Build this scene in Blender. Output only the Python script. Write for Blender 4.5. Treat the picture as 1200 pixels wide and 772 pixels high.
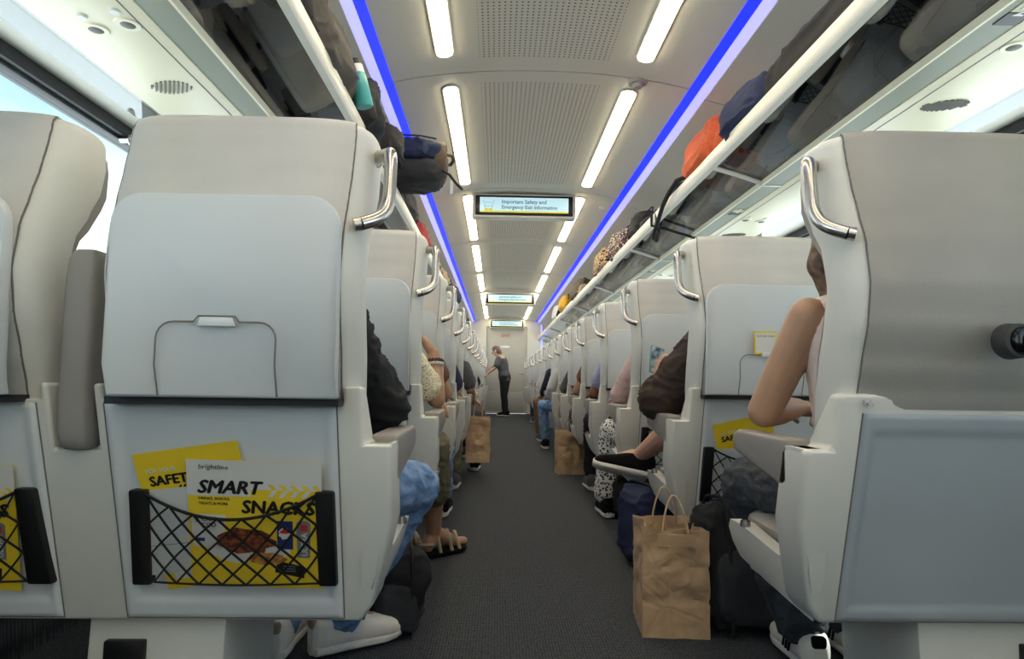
import bpy, math, random
from mathutils import Vector, Matrix, Euler, noise
V = Vector
random.seed(7)
for o in list(bpy.data.objects): bpy.data.objects.remove(o)
SC = bpy.context.scene
COL = SC.collection
# ------------------------------------------------------------------ camera
CAMP = V((-0.2, 0.0, 0.78)); F = 780.0; VPX, VPY = 582.0, 446.0; ROLL = math.radians(0.9)
a_ = V((VPX-600, 386-VPY, -F)).normalized()
b_ = V((math.sin(ROLL), math.cos(ROLL), 0)); b_ = (b_ - a_*b_.dot(a_)).normalized()
x_ = a_.cross(b_)
RC = Matrix((x_, a_, b_))
cam = bpy.data.cameras.new('camera'); cam.sensor_width = 36; cam.lens = F/1200*36; cam.clip_start = .02
co = bpy.data.objects.new('camera', cam); COL.objects.link(co)
co.matrix_world = Matrix.Translation(CAMP) @ RC.to_4x4()
SC.camera = co
def at(px, py, Y):
    """world point seen at a pixel of the photograph, Y metres down the aisle"""
    d = RC @ V((px-600, 386-py, -F)); return CAMP + d*(Y/d.y)
# ------------------------------------------------------------------ world, sun, exposure
SC.view_settings.view_transform = 'Standard'; SC.view_settings.look = 'None'
SC.view_settings.gamma = 1; SC.view_settings.use_curve_mapping = False
SC.view_settings.exposure = 1.46
W = bpy.data.worlds.new('sky'); SC.world = W; W.use_nodes = True
nt = W.node_tree; nt.nodes.clear()
tc = nt.nodes.new('ShaderNodeTexCoord'); sp = nt.nodes.new('ShaderNodeSeparateXYZ')
rp = nt.nodes.new('ShaderNodeValToRGB'); bg = nt.nodes.new('ShaderNodeBackground'); ow = nt.nodes.new('ShaderNodeOutputWorld')
mp = nt.nodes.new('ShaderNodeMapRange'); mp.inputs['From Min'].default_value = -1
nt.links.new(tc.outputs['Generated'], sp.inputs[0]); nt.links.new(sp.outputs['Z'], mp.inputs[0])
nt.links.new(mp.outputs[0], rp.inputs[0]); nt.links.new(rp.outputs[0], bg.inputs[0]); nt.links.new(bg.outputs[0], ow.inputs[0])
cr = rp.color_ramp; cr.elements[0].position = 0; cr.elements[0].color = (.95, .96, .95, 1)
cr.elements[1].position = 1; cr.elements[1].color = (.12, .2, .34, 1)
e = cr.elements.new(.5); e.color = (.97, .99, 1.0, 1)
e = cr.elements.new(.58); e.color = (.6, .64, .68, 1)
e = cr.elements.new(.66); e.color = (.20, .27, .34, 1)
bg.inputs[1].default_value = 1.7
sun = bpy.data.lights.new('sun', 'SUN'); sun.energy = 4.5; sun.angle = math.radians(.6); sun.color = (1, .96, .86)
so = bpy.data.objects.new('sun', sun); COL.objects.link(so)
so.rotation_euler = V((-.8, -.2, -1.25)).to_track_quat('-Z', 'Y').to_euler()

# ------------------------------------------------------------------ materials
def srgb(h):
    h = h.lstrip('#'); c = [int(h[i:i+2], 16)/255 for i in (0, 2, 4)]
    return tuple(x/12.92 if x <= .04045 else ((x+.055)/1.055)**2.4 for x in c)+(1,)
MATS = {}
def mat(name, col='#808080', rough=.5, metal=0, noise_s=0, noise_a=.06, bump=0, bump_s=60, emit=None, es=1, spec=.5, col2=None):
    if name in MATS: return MATS[name]
    m = bpy.data.materials.new(name); m.use_nodes = True; t = m.node_tree; b = t.nodes['Principled BSDF']
    c = srgb(col) if isinstance(col, str) else col
    b.inputs['Base Color'].default_value = c; b.inputs['Roughness'].default_value = rough; b.inputs['Metallic'].default_value = metal
    b.inputs['Specular IOR Level'].default_value = spec
    tcn = t.nodes.new('ShaderNodeTexCoord')
    if noise_s:
        n = t.nodes.new('ShaderNodeTexNoise'); n.inputs['Scale'].default_value = noise_s; n.inputs['Detail'].default_value = 4
        t.links.new(tcn.outputs['Object'], n.inputs['Vector'])
        r = t.nodes.new('ShaderNodeValToRGB'); t.links.new(n.outputs['Fac'], r.inputs[0]); t.links.new(r.outputs[0], b.inputs['Base Color'])
        c2 = srgb(col2) if col2 else tuple(min(1, x*(1+noise_a*2)) for x in c[:3])+(1,)
        c1 = c if col2 else tuple(x*(1-noise_a*2) for x in c[:3])+(1,)
        r.color_ramp.elements[0].color = c1; r.color_ramp.elements[1].color = c2
        r.color_ramp.elements[0].position = .38; r.color_ramp.elements[1].position = .62
    if bump:
        n = t.nodes.new('ShaderNodeTexNoise'); n.inputs['Scale'].default_value = bump_s; n.inputs['Detail'].default_value = 3
        t.links.new(tcn.outputs['Object'], n.inputs['Vector'])
        bp = t.nodes.new('ShaderNodeBump'); bp.inputs['Strength'].default_value = bump; bp.inputs['Distance'].default_value = .004
        t.links.new(n.outputs['Fac'], bp.inputs['Height']); t.links.new(bp.outputs[0], b.inputs['Normal'])
    if emit:
        b.inputs['Emission Color'].default_value = srgb(emit); b.inputs['Emission Strength'].default_value = es
    MATS[name] = m; return m
def pattern(name, c1, c2, scale, thr=.5, rough=.8, kind='VORONOI', c3=None):
    if name in MATS: return MATS[name]
    m = mat(name, c1, rough); t = m.node_tree; b = t.nodes['Principled BSDF']
    tcn = t.nodes.new('ShaderNodeTexCoord')
    n = t.nodes.new('ShaderNodeTexVoronoi' if kind == 'VORONOI' else 'ShaderNodeTexWave'); n.inputs['Scale'].default_value = scale
    if kind == 'WAVE': n.inputs['Distortion'].default_value = 1.2
    t.links.new(tcn.outputs['Object'], n.inputs['Vector'])
    r = t.nodes.new('ShaderNodeValToRGB'); r.color_ramp.interpolation = 'CONSTANT'
    r.color_ramp.elements[0].color = srgb(c1); r.color_ramp.elements[1].color = srgb(c2); r.color_ramp.elements[1].position = thr
    if c3: e = r.color_ramp.elements.new(thr*.5+.5); e.color = srgb(c3)
    t.links.new(n.outputs[0], r.inputs[0]); t.links.new(r.outputs[0], b.inputs['Base Color'])
    return m
M_shell = mat('shell_plastic', '#d3d3cd', .42, noise_s=3, noise_a=.012)
M_panel = mat('panel_plastic', '#d3d8da', .45, noise_s=3, noise_a=.012)
M_table = mat('table_plastic', '#c9ced0', .4, noise_s=3, noise_a=.012)
M_leather = mat('grey_leather', '#bdbbb6', .55, noise_s=6, noise_a=.02, bump=.12, bump_s=260)
M_leather2 = mat('cushion_leather', '#8d8984', .6, noise_s=6, noise_a=.02, bump=.12, bump_s=260)
M_pad = mat('armrest_leather', '#8f8a86', .55, bump=.08, bump_s=200)
M_seam = mat('seam_thread', '#6f6b65', .8)
M_steel = mat('brushed_steel', '#c9c4bd', .26, 1)
M_black = mat('black_plastic', '#0d0d0f', .45)
M_blackm = mat('black_matt', '#111113', .85)
M_net = mat('black_elastic', '#0a0a0c', .8)
M_rail = mat('white_aluminium', '#dddbd0', .35)
M_strip = mat('grey_strip', '#8b8f7f', .5)
M_wall = mat('wall_laminate', '#d9d6ca', .5, noise_s=2, noise_a=.01)
M_ceil = mat('ceiling_laminate', '#dfdbcf', .5, noise_s=2, noise_a=.01)
M_under = mat('panel_cream', '#e9e2c6', .4)
M_dark = mat('dark_gasket', '#1b1c1f', .5)
M_white = mat('white_plastic', '#e4e3df', .4)

TMP = bpy.data.scenes.new('bench')          # a scratch scene so that modifiers are baked one object at a time
def bake(o):
    TMP.collection.objects.link(o); vl = TMP.view_layers[0]
    with bpy.context.temp_override(scene=TMP, view_layer=vl):
        dg = bpy.context.evaluated_depsgraph_get(); dg.update(); me = bpy.data.meshes.new_from_object(o.evaluated_get(dg))
    TMP.collection.objects.unlink(o); return me
# ------------------------------------------------------------------ mesh builder
class MB:
    def __init__(s): s.v = []; s.f = []; s.mi = []; s.cur = 0
    def add(s, vs, fs):
        n = len(s.v); s.v += [V(p) for p in vs]; s.f += [tuple(i+n for i in f) for f in fs]; s.mi += [s.cur]*len(fs); return s
    def box(s, c, d, rot=None):
        c = V(c); h = V(d)/2; vs = []
        for z in (-1, 1):
            for y in (-1, 1):
                for x in (-1, 1):
                    p = V((x*h.x, y*h.y, z*h.z)); p = rot @ p if rot is not None else p; vs.append(c+p)
        return s.add(vs, [(0, 2, 3, 1), (4, 5, 7, 6), (0, 1, 5, 4), (2, 6, 7, 3), (0, 4, 6, 2), (1, 3, 7, 5)])
    def b2(s, lo, hi): lo = V(lo); hi = V(hi); return s.box((lo+hi)/2, [abs(t) for t in (hi-lo)])
    def loft(s, rings, c0=True, c1=True):
        k = len(rings[0]); vs = [p for r in rings for p in r]; fs = []
        for i in range(len(rings)-1):
            for j in range(k):
                q = (j+1) % k; fs.append((i*k+j, i*k+q, (i+1)*k+q, (i+1)*k+j))
        if c0: fs.append(tuple(range(k))[::-1])
        if c1: fs.append(tuple(range((len(rings)-1)*k, len(rings)*k)))
        return s.add(vs, fs)
    def frame(s, d):
        d = V(d).normalized(); u = d.cross(V((0, 0, 1)));
        if u.length < 1e-3: u = d.cross(V((1, 0, 0)))
        u.normalize(); return u, d.cross(u).normalized()
    def cyl(s, p0, p1, r0, r1=None, seg=16, c=True):
        p0 = V(p0); p1 = V(p1); r1 = r0 if r1 is None else r1; u, w = s.frame(p1-p0)
        R = [[p+r*(math.cos(6.28318*i/seg)*u+math.sin(6.28318*i/seg)*w) for i in range(seg)] for p, r in ((p0, r0), (p1, r1))]
        return s.loft(R, c, c)
    def cap(s, p0, p1, r0, r1=None, seg=12, hn=4):
        p0 = V(p0); p1 = V(p1); r1 = r0 if r1 is None else r1
        if (p1-p0).length < 1e-5: p1 = p0+V((0, 0, 1e-4))
        u, w = s.frame(p1-p0); d = (p1-p0).normalized(); R = []
        L = []
        for i in range(hn): t = math.pi/2*(1-(i+.25)/hn); L.append((p0-d*r0*math.sin(t), r0*math.cos(t)))
        L.append((p0, r0)); L.append((p1, r1))
        for i in range(hn): t = math.pi/2*((i+.75)/hn); L.append((p1+d*r1*math.sin(t), r1*math.cos(t)))
        for p, r in L: R.append([p+r*(math.cos(6.28318*i/seg)*u+math.sin(6.28318*i/seg)*w) for i in range(seg)])
        return s.loft(R)
    def tube(s, pts, r, seg=10, closed=False):
        pts = [V(p) for p in pts]; n = len(pts); rr = r if isinstance(r, (list, tuple)) else [r]*n; R = []; u = None
        for i, p in enumerate(pts):
            d = (pts[(i+1) % n if closed else min(i+1, n-1)]-pts[(i-1) % n if closed else max(i-1, 0)]).normalized()
            if u is None: u, _ = s.frame(d)
            u = (u-d*u.dot(d)).normalized(); w = d.cross(u)
            R.append([p+rr[i]*(math.cos(6.28318*j/seg)*u+math.sin(6.28318*j/seg)*w) for j in range(seg)])
        if closed:
            R.append(R[0]); return s.loft(R, False, False)
        return s.loft(R)
    def ell(s, c, r, rot=None, seg=20, n=2.0, nz=None, rings=12):
        c = V(c); R = []; nz = nz or n
        def sp(t, e): return math.copysign(abs(t)**(2/e), t)
        for i in range(rings+1):
            ph = -math.pi/2+math.pi*(i/rings); ph = max(-1.5, min(1.5, ph)); ring = []
            for j in range(seg):
                th = 6.28318*j/seg
                p = V((r[0]*sp(math.cos(ph), nz)*sp(math.cos(th), n), r[1]*sp(math.cos(ph), nz)*sp(math.sin(th), n), r[2]*sp(math.sin(ph), nz)))
                ring.append(c+(rot @ p if rot is not None else p))
            R.append(ring)
        return s.loft(R)
    def prism(s, poly, fn, d0, d1):
        """poly of (a,b); fn(a,b,d)->point"""
        n = len(poly); vs = [fn(a, b, d0) for a, b in poly]+[fn(a, b, d1) for a, b in poly]
        fs = [tuple(range(n)), tuple(range(n, 2*n))[::-1]]+[(i, i+n, (i+1) % n+n, (i+1) % n) for i in range(n)]
        return s.add(vs, fs)
    def grid(s, fn, nu, nv):
        vs = [fn(i/nu, j/nv) for j in range(nv+1) for i in range(nu+1)]
        fs = [(j*(nu+1)+i, j*(nu+1)+i+1, (j+1)*(nu+1)+i+1, (j+1)*(nu+1)+i) for j in range(nv) for i in range(nu)]
        return s.add(vs, fs)
    def xf(s, M): s.v = [M @ p for p in s.v]; return s
    def build(s, name, m, parent=None, off=(0, 0, 0), bevel=0, bseg=2, smooth=True, ang=35, remesh=0, sm=0, solid=0, sub=0, merge=False, decim=0):
        import bmesh
        off = V(off); me = bpy.data.meshes.new(name)
        me.from_pydata([p-off for p in s.v], [], s.f)
        ms = m if isinstance(m, (list, tuple)) else [m]
        for q in ms: me.materials.append(q)
        if len(ms) > 1:
            for p, k in zip(me.polygons, s.mi): p.material_index = k
        bm = bmesh.new(); bm.from_mesh(me)
        if merge: bmesh.ops.remove_doubles(bm, verts=bm.verts, dist=1e-5)
        bmesh.ops.recalc_face_normals(bm, faces=bm.faces); bm.to_mesh(me); bm.free()
        o = bpy.data.objects.new(name, me); COL.objects.link(o)
        need = False
        if solid: q = o.modifiers.new('s', 'SOLIDIFY'); q.thickness = solid; q.offset = 0; need = True
        if bevel: q = o.modifiers.new('b', 'BEVEL'); q.width = bevel; q.segments = bseg; q.limit_method = 'ANGLE'; q.angle_limit = .6; need = True
        if remesh: q = o.modifiers.new('r', 'REMESH'); q.mode = 'VOXEL'; q.voxel_size = remesh; need = True
        if sm: q = o.modifiers.new('m', 'SMOOTH'); q.factor = .5; q.iterations = sm; need = True
        if decim: q = o.modifiers.new('d', 'DECIMATE'); q.ratio = decim; need = True
        if sub: q = o.modifiers.new('u', 'SUBSURF'); q.levels = sub; q.render_levels = sub; need = True
        if need:
            COL.objects.unlink(o); me2 = bake(o); COL.objects.link(o); o.modifiers.clear(); o.data = me2
            bpy.data.meshes.remove(me); me = me2; me.name = name
            if remesh and not me.materials:
                for q in ms: me.materials.append(q)
        if smooth:
            me.polygons.foreach_set('use_smooth', [True]*len(me.polygons))
            if not remesh: me.set_sharp_from_angle(angle=math.radians(ang))
        if parent: o.parent = parent
        return o
def empty(name, loc, rot=(0, 0, 0)):
    o = bpy.data.objects.new(name, None); COL.objects.link(o); o.location = loc; o.rotation_euler = rot; o.empty_display_size = .05; return o
def tag(o, label, cat, group=None, kind=None):
    o['label'] = label; o['category'] = cat
    if group: o['group'] = group
    if kind: o['kind'] = kind
    return o
def struct(o): o['kind'] = 'structure'; return o
def copy_tree(o, parent=None):
    c = o.copy(); COL.objects.link(c); c.parent = parent
    for ch in list(o.children): copy_tree(ch, c)
    return c
def text(body, size, m, M, parent=None, name='lettering', bold=.0, shear=0, ext=.0004, align='LEFT', sx=1, heavy=0):
    cu = bpy.data.curves.new(name, 'FONT'); cu.body = body; cu.size = size; cu.extrude = ext; cu.offset = bold*size; cu.shear = shear; cu.align_x = align; cu.resolution_u = 2
    o = bpy.data.objects.new(name, cu); me = bake(o); bpy.data.objects.remove(o)
    if heavy:
        vs = [v.co.copy() for v in me.vertices]; fs = [tuple(p.vertices) for p in me.polygons]; n = len(vs); V2 = []; F2 = []
        for i, (dx, dy) in enumerate(((-1, 0), (1, 0), (0, .7), (0, -.7), (0, 0))):
            V2 += [v+V((dx*heavy*size, dy*heavy*size, i*.00002)) for v in vs]; F2 += [tuple(q+i*n for q in f) for f in fs]
        me = bpy.data.meshes.new(name); me.from_pydata(V2, [], F2)
    me.transform(M @ Matrix.Scale(sx, 4, V((1, 0, 0)))); me.materials.clear(); me.materials.append(m); me.name = name
    o = bpy.data.objects.new(name, me); COL.objects.link(o)
    if parent: o.parent = parent
    return o
# ------------------------------------------------------------------ the car body
Y0, Y1, WX = -7.0, 16.0, 1.60
ROW = lambda k: 1.25+.97*(k-1)
NR = 15
# floor with woven carpet
mc = mat('carpet', '#3a3d42', .95); t = mc.node_tree; b = t.nodes['Principled BSDF']; tcn = t.nodes.new('ShaderNodeTexCoord')
mpg = t.nodes.new('ShaderNodeMapping'); mpg.inputs['Scale'].default_value = (110, 70, 1); t.links.new(tcn.outputs['Object'], mpg.inputs[0])
vo = t.nodes.new('ShaderNodeTexVoronoi'); vo.inputs['Scale'].default_value = 1; vo.inputs['Randomness'].default_value = .25; t.links.new(mpg.outputs[0], vo.inputs['Vector'])
r = t.nodes.new('ShaderNodeValToRGB'); r.color_ramp.elements[0].color = srgb('#474d56'); r.color_ramp.elements[1].color = srgb('#181b20'); r.color_ramp.elements[0].position = .1; r.color_ramp.elements[1].position = .6
t.links.new(vo.outputs['Distance'], r.inputs[0]); t.links.new(r.outputs[0], b.inputs['Base Color'])
bp = t.nodes.new('ShaderNodeBump'); bp.inputs['Strength'].default_value = .5; bp.inputs['Distance'].default_value = .002; bp.invert = True
t.links.new(vo.outputs['Distance'], bp.inputs['Height']); t.links.new(bp.outputs[0], b.inputs['Normal'])
struct(MB().b2((-WX, Y0, -.06), (WX, Y1, 0)).build('floor', mc, smooth=False))
for s, nm in ((-1, 'left'), (1, 'right')):
    struct(MB().b2((s*.87, Y0+.02, 0), (s*.97, Y1-.02, .012)).build('trim_floor_rail_'+nm, M_white, bevel=.003))
# ceiling: arched centre vault, cove, outer panels
prof = [(0, 2.305), (.15, 2.303), (.3, 2.295), (.45, 2.28), (.6, 2.258), (.73, 2.231)]
prof2 = [(.807, 2.178), (.95, 2.14), (1.1, 2.08), (1.28, 1.98), (1.42, 1.88), (1.5, 1.80), (WX, 1.76)]
mce = mat('ceiling_perforated', '#dfdbcf', .5); t = mce.node_tree; b = t.nodes['Principled BSDF']; tcn = t.nodes.new('ShaderNodeTexCoord')
def mth(t, op, a, bb=None, c=None):
    n = t.nodes.new('ShaderNodeMath'); n.operation = op
    for i, q in enumerate((a, bb, c)):
        if q is None: continue
        if isinstance(q, (int, float)): n.inputs[i].default_value = q
        else: t.links.new(q, n.inputs[i])
    return n.outputs[0]
sx = t.nodes.new('ShaderNodeSeparateXYZ'); t.links.new(tcn.outputs['Object'], sx.inputs[0])
def two_sided(t, fr, ior):
    g = t.nodes.new('ShaderNodeNewGeometry'); k = mth(t, 'POWER', ior, mth(t, 'SUBTRACT', 1, mth(t, 'MULTIPLY', g.outputs['Backfacing'], 2)))
    t.links.new(k, fr.inputs[0])
P = .0235
fx = mth(t, 'SUBTRACT', mth(t, 'FRACT', mth(t, 'DIVIDE', mth(t, 'ADD', sx.outputs[0], 10), P)), .5)
fy = mth(t, 'SUBTRACT', mth(t, 'FRACT', mth(t, 'DIVIDE', sx.outputs[1], P)), .5)
d2 = mth(t, 'ADD', mth(t, 'MULTIPLY', fx, fx), mth(t, 'MULTIPLY', fy, fy))
hole = mth(t, 'LESS_THAN', d2, .034)
inx = mth(t, 'LESS_THAN', mth(t, 'ABSOLUTE', sx.outputs[0]), .305)
my = mth(t, 'MODULO', mth(t, 'ADD', sx.outputs[1], 12.0-3.17), 2.0)
iny = mth(t, 'MULTIPLY', mth(t, 'GREATER_THAN', my, .12), mth(t, 'LESS_THAN', my, 1.86))
hf = mth(t, 'MULTIPLY', hole, mth(t, 'MULTIPLY', inx, iny))
mx = t.nodes.new('ShaderNodeMix'); mx.data_type = 'RGBA'; t.links.new(hf, mx.inputs[0]); mx.inputs[6].default_value = srgb('#dfdbcf'); mx.inputs[7].default_value = srgb('#45423c')
t.links.new(mx.outputs[2], b.inputs['Base Color'])
SEAMS = [3.17+2.0*i for i in range(-5, 7)]
def lof(pr, s, y0, y1, th=.02):
    m = MB(); top = [(x, z+th) for x, z in pr][::-1]; poly = [(x, z) for x, z in pr]+top
    return m.prism(poly, lambda a, b, d: (s*a, d, b), y0, y1)
full = [(-x, z) for x, z in prof[::-1]]+prof[1:]
cl = empty('ceiling', (0, 0, 2.3)); struct(cl)
edges = [Y0]+[q for q in SEAMS if Y0 < q < Y1]+[Y1]
for a, c in zip(edges[:-1], edges[1:]):
    lof(full, 1, a+.005, c-.005).build('ceiling_panel', mce, cl, (0, 0, 2.3))
    for s in (-1, 1): lof(prof2, s, a+.005, c-.005).build('side_panel', M_ceil, cl, (0, 0, 2.3))
    # material object coords: shift by panel origin handled as all share origin
MB().b2((-WX, Y0, 2.36), (WX, Y1, 2.40)).build('roof_void', M_dark, cl, (0, 0, 2.3), smooth=False)
for q in edges[1:-1]:
    lof([(x, z+.006) for x, z in full], 1, q-.01, q+.01, .01).build('joint_gasket', M_dark, cl, (0, 0, 2.3))
    for s in (-1, 1): lof([(x, z+.006) for x, z in prof2], s, q-.01, q+.01, .01).build('joint_gasket', M_dark, cl, (0, 0, 2.3))
# blue led coves: saturated lamp, its spill on the cove painted as emissive strip
M_led = mat('led_blue', '#1020ff', .4, emit='#0a1cff', es=.95)
M_led2 = mat('led_glow', '#c4c2ff', .4, emit='#9a9aff', es=.36)
LEDG = 'blue light bars along the ceiling coves'
for s, nm in ((-1, 'left'), (1, 'right')):
    r0 = empty('cove_light', (s*.79, Y0+.1, 2.2))
    tag(r0, 'long blue glowing light bar running along the %s cove of the ceiling' % nm, 'light', LEDG)
    off = (s*.79, Y0+.1, 2.2)
    lof([(.732, 2.231), (.768, 2.206)], s, Y0+.02, Y1-.02, .006).build('blue_tube', M_led, r0, off)
    lof([(.769, 2.205), (.805, 2.180)], s, Y0+.02, Y1-.02, .006).build('cove_spill', M_led2, r0, off)
    MB().b2((s*.845, Y1-.02, 1.2), (s*.885, Y1-.004, 2.14)).build('end_bar', M_led2, r0, off) if s > 0 else None
# walls with windows
WT, WB, PIL = 1.665, .82, .28
mg = bpy.data.materials.new('window_glass'); mg.use_nodes = True; t = mg.node_tree; t.nodes.clear()
o_ = t.nodes.new('ShaderNodeOutputMaterial'); tr = t.nodes.new('ShaderNodeBsdfTransparent'); gl = t.nodes.new('ShaderNodeBsdfGlossy'); gl.inputs['Roughness'].default_value = .02
tr.inputs[0].default_value = (.86, .93, .95, 1); mxs = t.nodes.new('ShaderNodeMixShader'); fr = t.nodes.new('ShaderNodeFresnel'); two_sided(t, fr, 1.45)
t.links.new(fr.outputs[0], mxs.inputs[0]); t.links.new(tr.outputs[0], mxs.inputs[1]); t.links.new(gl.outputs[0], mxs.inputs[2]); t.links.new(mxs.outputs[0], o_.inputs[0])
pitch = .97*2
wi = 1
for s, nm in ((-1, 'left'), (1, 'right')):
    struct(MB().b2((s*WX, Y0, 0), (s*(WX+.05), Y1, WB)).build('wall_%s_lower' % nm, M_wall, smooth=False))
    struct(MB().b2((s*WX, Y0, WT), (s*(WX+.05), Y1, 2.36)).build('wall_%s_upper' % nm, M_wall, smooth=False))
    y = Y0
    k = 0
    while y < Y1-.3:
        w0 = y+PIL; w1 = min(y+pitch, Y1-.1)
        struct(MB().b2((s*WX, y, WB), (s*(WX+.05), w0, WT)).build('wall_%s_pillar' % nm, M_wall, bevel=.01))
        W_ = struct(empty('window_%d' % wi, (s*(WX+.025), (w0+w1)/2, WB))); wi += 1
        off = W_.location
        m = MB(); g = .022
        for lo, hi in (((w0, WB), (w1, WB+g)), ((w0, WT-g), (w1, WT)), ((w0, WB+g), (w0+g, WT-g)), ((w1-g, WB+g), (w1, WT-g))):
            m.b2((s*(WX-.004), lo[0], lo[1]), (s*(WX+.054), hi[0], hi[1]))
        m.build('window_frame', M_dark, W_, off, bevel=.004)
        MB().b2((s*(WX+.03), w0+g, WB+g), (s*(WX+.036), w1-g, WT-g)).build('pane', mg, W_, off, smooth=False)
        y += pitch; k += 1
    if y < Y1: struct(MB().b2((s*WX, y, WB), (s*(WX+.05), Y1, WT)).build('wall_%s_pillar' % nm, M_wall))
    # under-rack fascia: slanted trim and black blind slot above the windows
    struct(MB().prism([(1.424, 1.705), (1.565, 1.700), (1.60, 1.700), (1.60, 1.76), (1.424, 1.73)], lambda a, b, d: (s*a, d, b), Y0, Y1).build('trim_window_%s' % nm, M_ceil, bevel=.006))
    struct(MB().b2((s*1.575, Y0, 1.655), (s*1.60, Y1, 1.699)).build('trim_blind_%s' % nm, M_dark, bevel=.004))
    struct(MB().prism([(1.50, 0), (1.60, 0), (1.60, .78), (1.575, .80)], lambda a, b, d: (s*a, d, b), Y0, Y1).build('baseboard_%s' % nm, mc, smooth=False))
struct(MB().b2((-WX, Y0-.05, 0), (WX, Y0, 2.36)).build('wall_back', M_wall, smooth=False))
# end wall, door
DX0, DX1, DZ = -.44, .50, 2.06
m = MB(); m.b2((-WX, Y1, 0), (DX0-.02, Y1+.06, 2.36)); m.b2((DX1+.02, Y1, 0), (WX, Y1+.06, 2.36)); m.b2((DX0-.02, Y1, DZ+.02), (DX1+.02, Y1+.06, 2.36))
struct(m.build('wall_front', M_wall, smooth=False))
D = struct(empty('door_1', (.03, Y1, 0))); off = D.location
M_door = mat('door_paint', '#b9b5a9', .5, noise_s=2, noise_a=.01)
MB().b2((DX0, Y1+.01, 0), (DX1, Y1+.05, DZ)).build('door_leaf', M_door, D, off, bevel=.006)
m = MB()
for lo, hi in (((DX0-.02, 0), (DX0, DZ+.02)), ((DX1, 0), (DX1+.02, DZ+.02)), ((DX0-.02, DZ), (DX1+.02, DZ+.02))): m.b2((lo[0], Y1-.01, lo[1]), (hi[0], Y1+.01, hi[1]))
m.build('door_frame', mat('door_frame', '#8d897e', .5), D, off, bevel=.003)
m = MB(); m.cyl((.42, Y1+.01, .95), (.42, Y1-.05, .95), .018); m.tube([(.42, Y1-.045, .95), (.38, Y1-.05, .95), (.32, Y1-.05, .95)], .011)
m.build('door_handle', M_steel, D, off)
MB().b2((DX0+.04, Y1, .06), (DX1-.04, Y1+.012, .52)).build('kick_plate', mat('kick_grey', '#aaa79d', .5), D, off, bevel=.004)
MB().b2((-.12, Y1+.002, 1.56), (.10, Y1+.012, 1.62)).build('notice_plate', M_white, D, off, bevel=.002)
RX = Matrix.Rotation(math.pi/2, 4, 'X')
M_red = mat('red_print', '#b56a52', .6)
text('EXIT', .10, M_red, Matrix.Translation(V((0, Y1+.006, 1.83))-V(off)) @ RX, D, bold=.02, align='CENTER')
MB().b2((DX0-.4, Y1-.004, .0), (DX0-.03, Y1+.004, .09)).build('baseboard_front', M_dark); bpy.data.objects['baseboard_front']['kind'] = 'structure'

# ------------------------------------------------------------------ ceiling lamps
M_lamp = mat('lamp_diffuser', '#fffbe8', .4, emit='#fff0c8', es=7)
M_lrim = mat('lamp_rim', '#b6b2a6', .5)
LG = 'ceiling light strips in two rows'
def stad(x0, y0, y1, w, z0, z1, m, zc=lambda x: 0):
    pts = []
    for i in range(9): a = math.pi*i/8; pts.append((x0+w*math.cos(a), y1-w+w*math.sin(a)))
    for i in range(9): a = math.pi+math.pi*i/8; pts.append((x0+w*math.cos(a), y0+w+w*math.sin(a)))
    return m.prism(pts, lambda a, b, d: (a, b, d+(zc(a))), z0, z1)
ordn = ['first', 'second', 'third', 'fourth', 'fifth', 'sixth', 'seventh', 'eighth', 'ninth', 'tenth']
zs = lambda x: -abs(x)*.13+.13*.46
n = 0
for i, q in enumerate(SEAMS):
    for s, nm in ((-1, 'left'), (1, 'right')):
        a, c = q+.12, min(q+1.8, Y1-.12)
        if a > Y1-.3 or a < Y0: continue
        r0 = empty('ceiling_light', (s*.46, a, 2.27))
        vis = i-4
        tag(r0, ('warm white ceiling strip light in the %s row, %s one counted from the camera' % (nm, ordn[vis])) if vis >= 0 else 'warm white ceiling strip light behind the viewer in the %s row' % nm, 'light', LG)
        stad(s*.46, a, c, .036, 2.262, 2.29, MB(), zs).build('diffuser', M_lamp, r0, r0.location)
        stad(s*.46, a-.006, c+.006, .042, 2.268, 2.292, MB(), zs).build('rim', M_lrim, r0, r0.location)
for k, (px, py, Y) in enumerate(((741, 91, 3.3), (706, 233, 5.5))):
    p = at(px, py, Y); p = V((.48, 3.20, 2.262)) if k == 0 else V((p.x, p.y, 2.252))
    r0 = tag(empty('ceiling_sensor', p), 'small round %s on the ceiling by the right strip lights' % ('chrome vent fitting' if k == 0 else 'white smoke detector'), 'detector')
    MB().cyl(p, p+V((0, 0, .03)), .045, .05).build('base', M_lrim, r0, p)
    MB().cyl(p+V((0, 0, -.018)), p+V((0, 0, .004)), .022, .03).build('sensor_head', M_lrim if k == 0 else M_white, r0, p)

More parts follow.
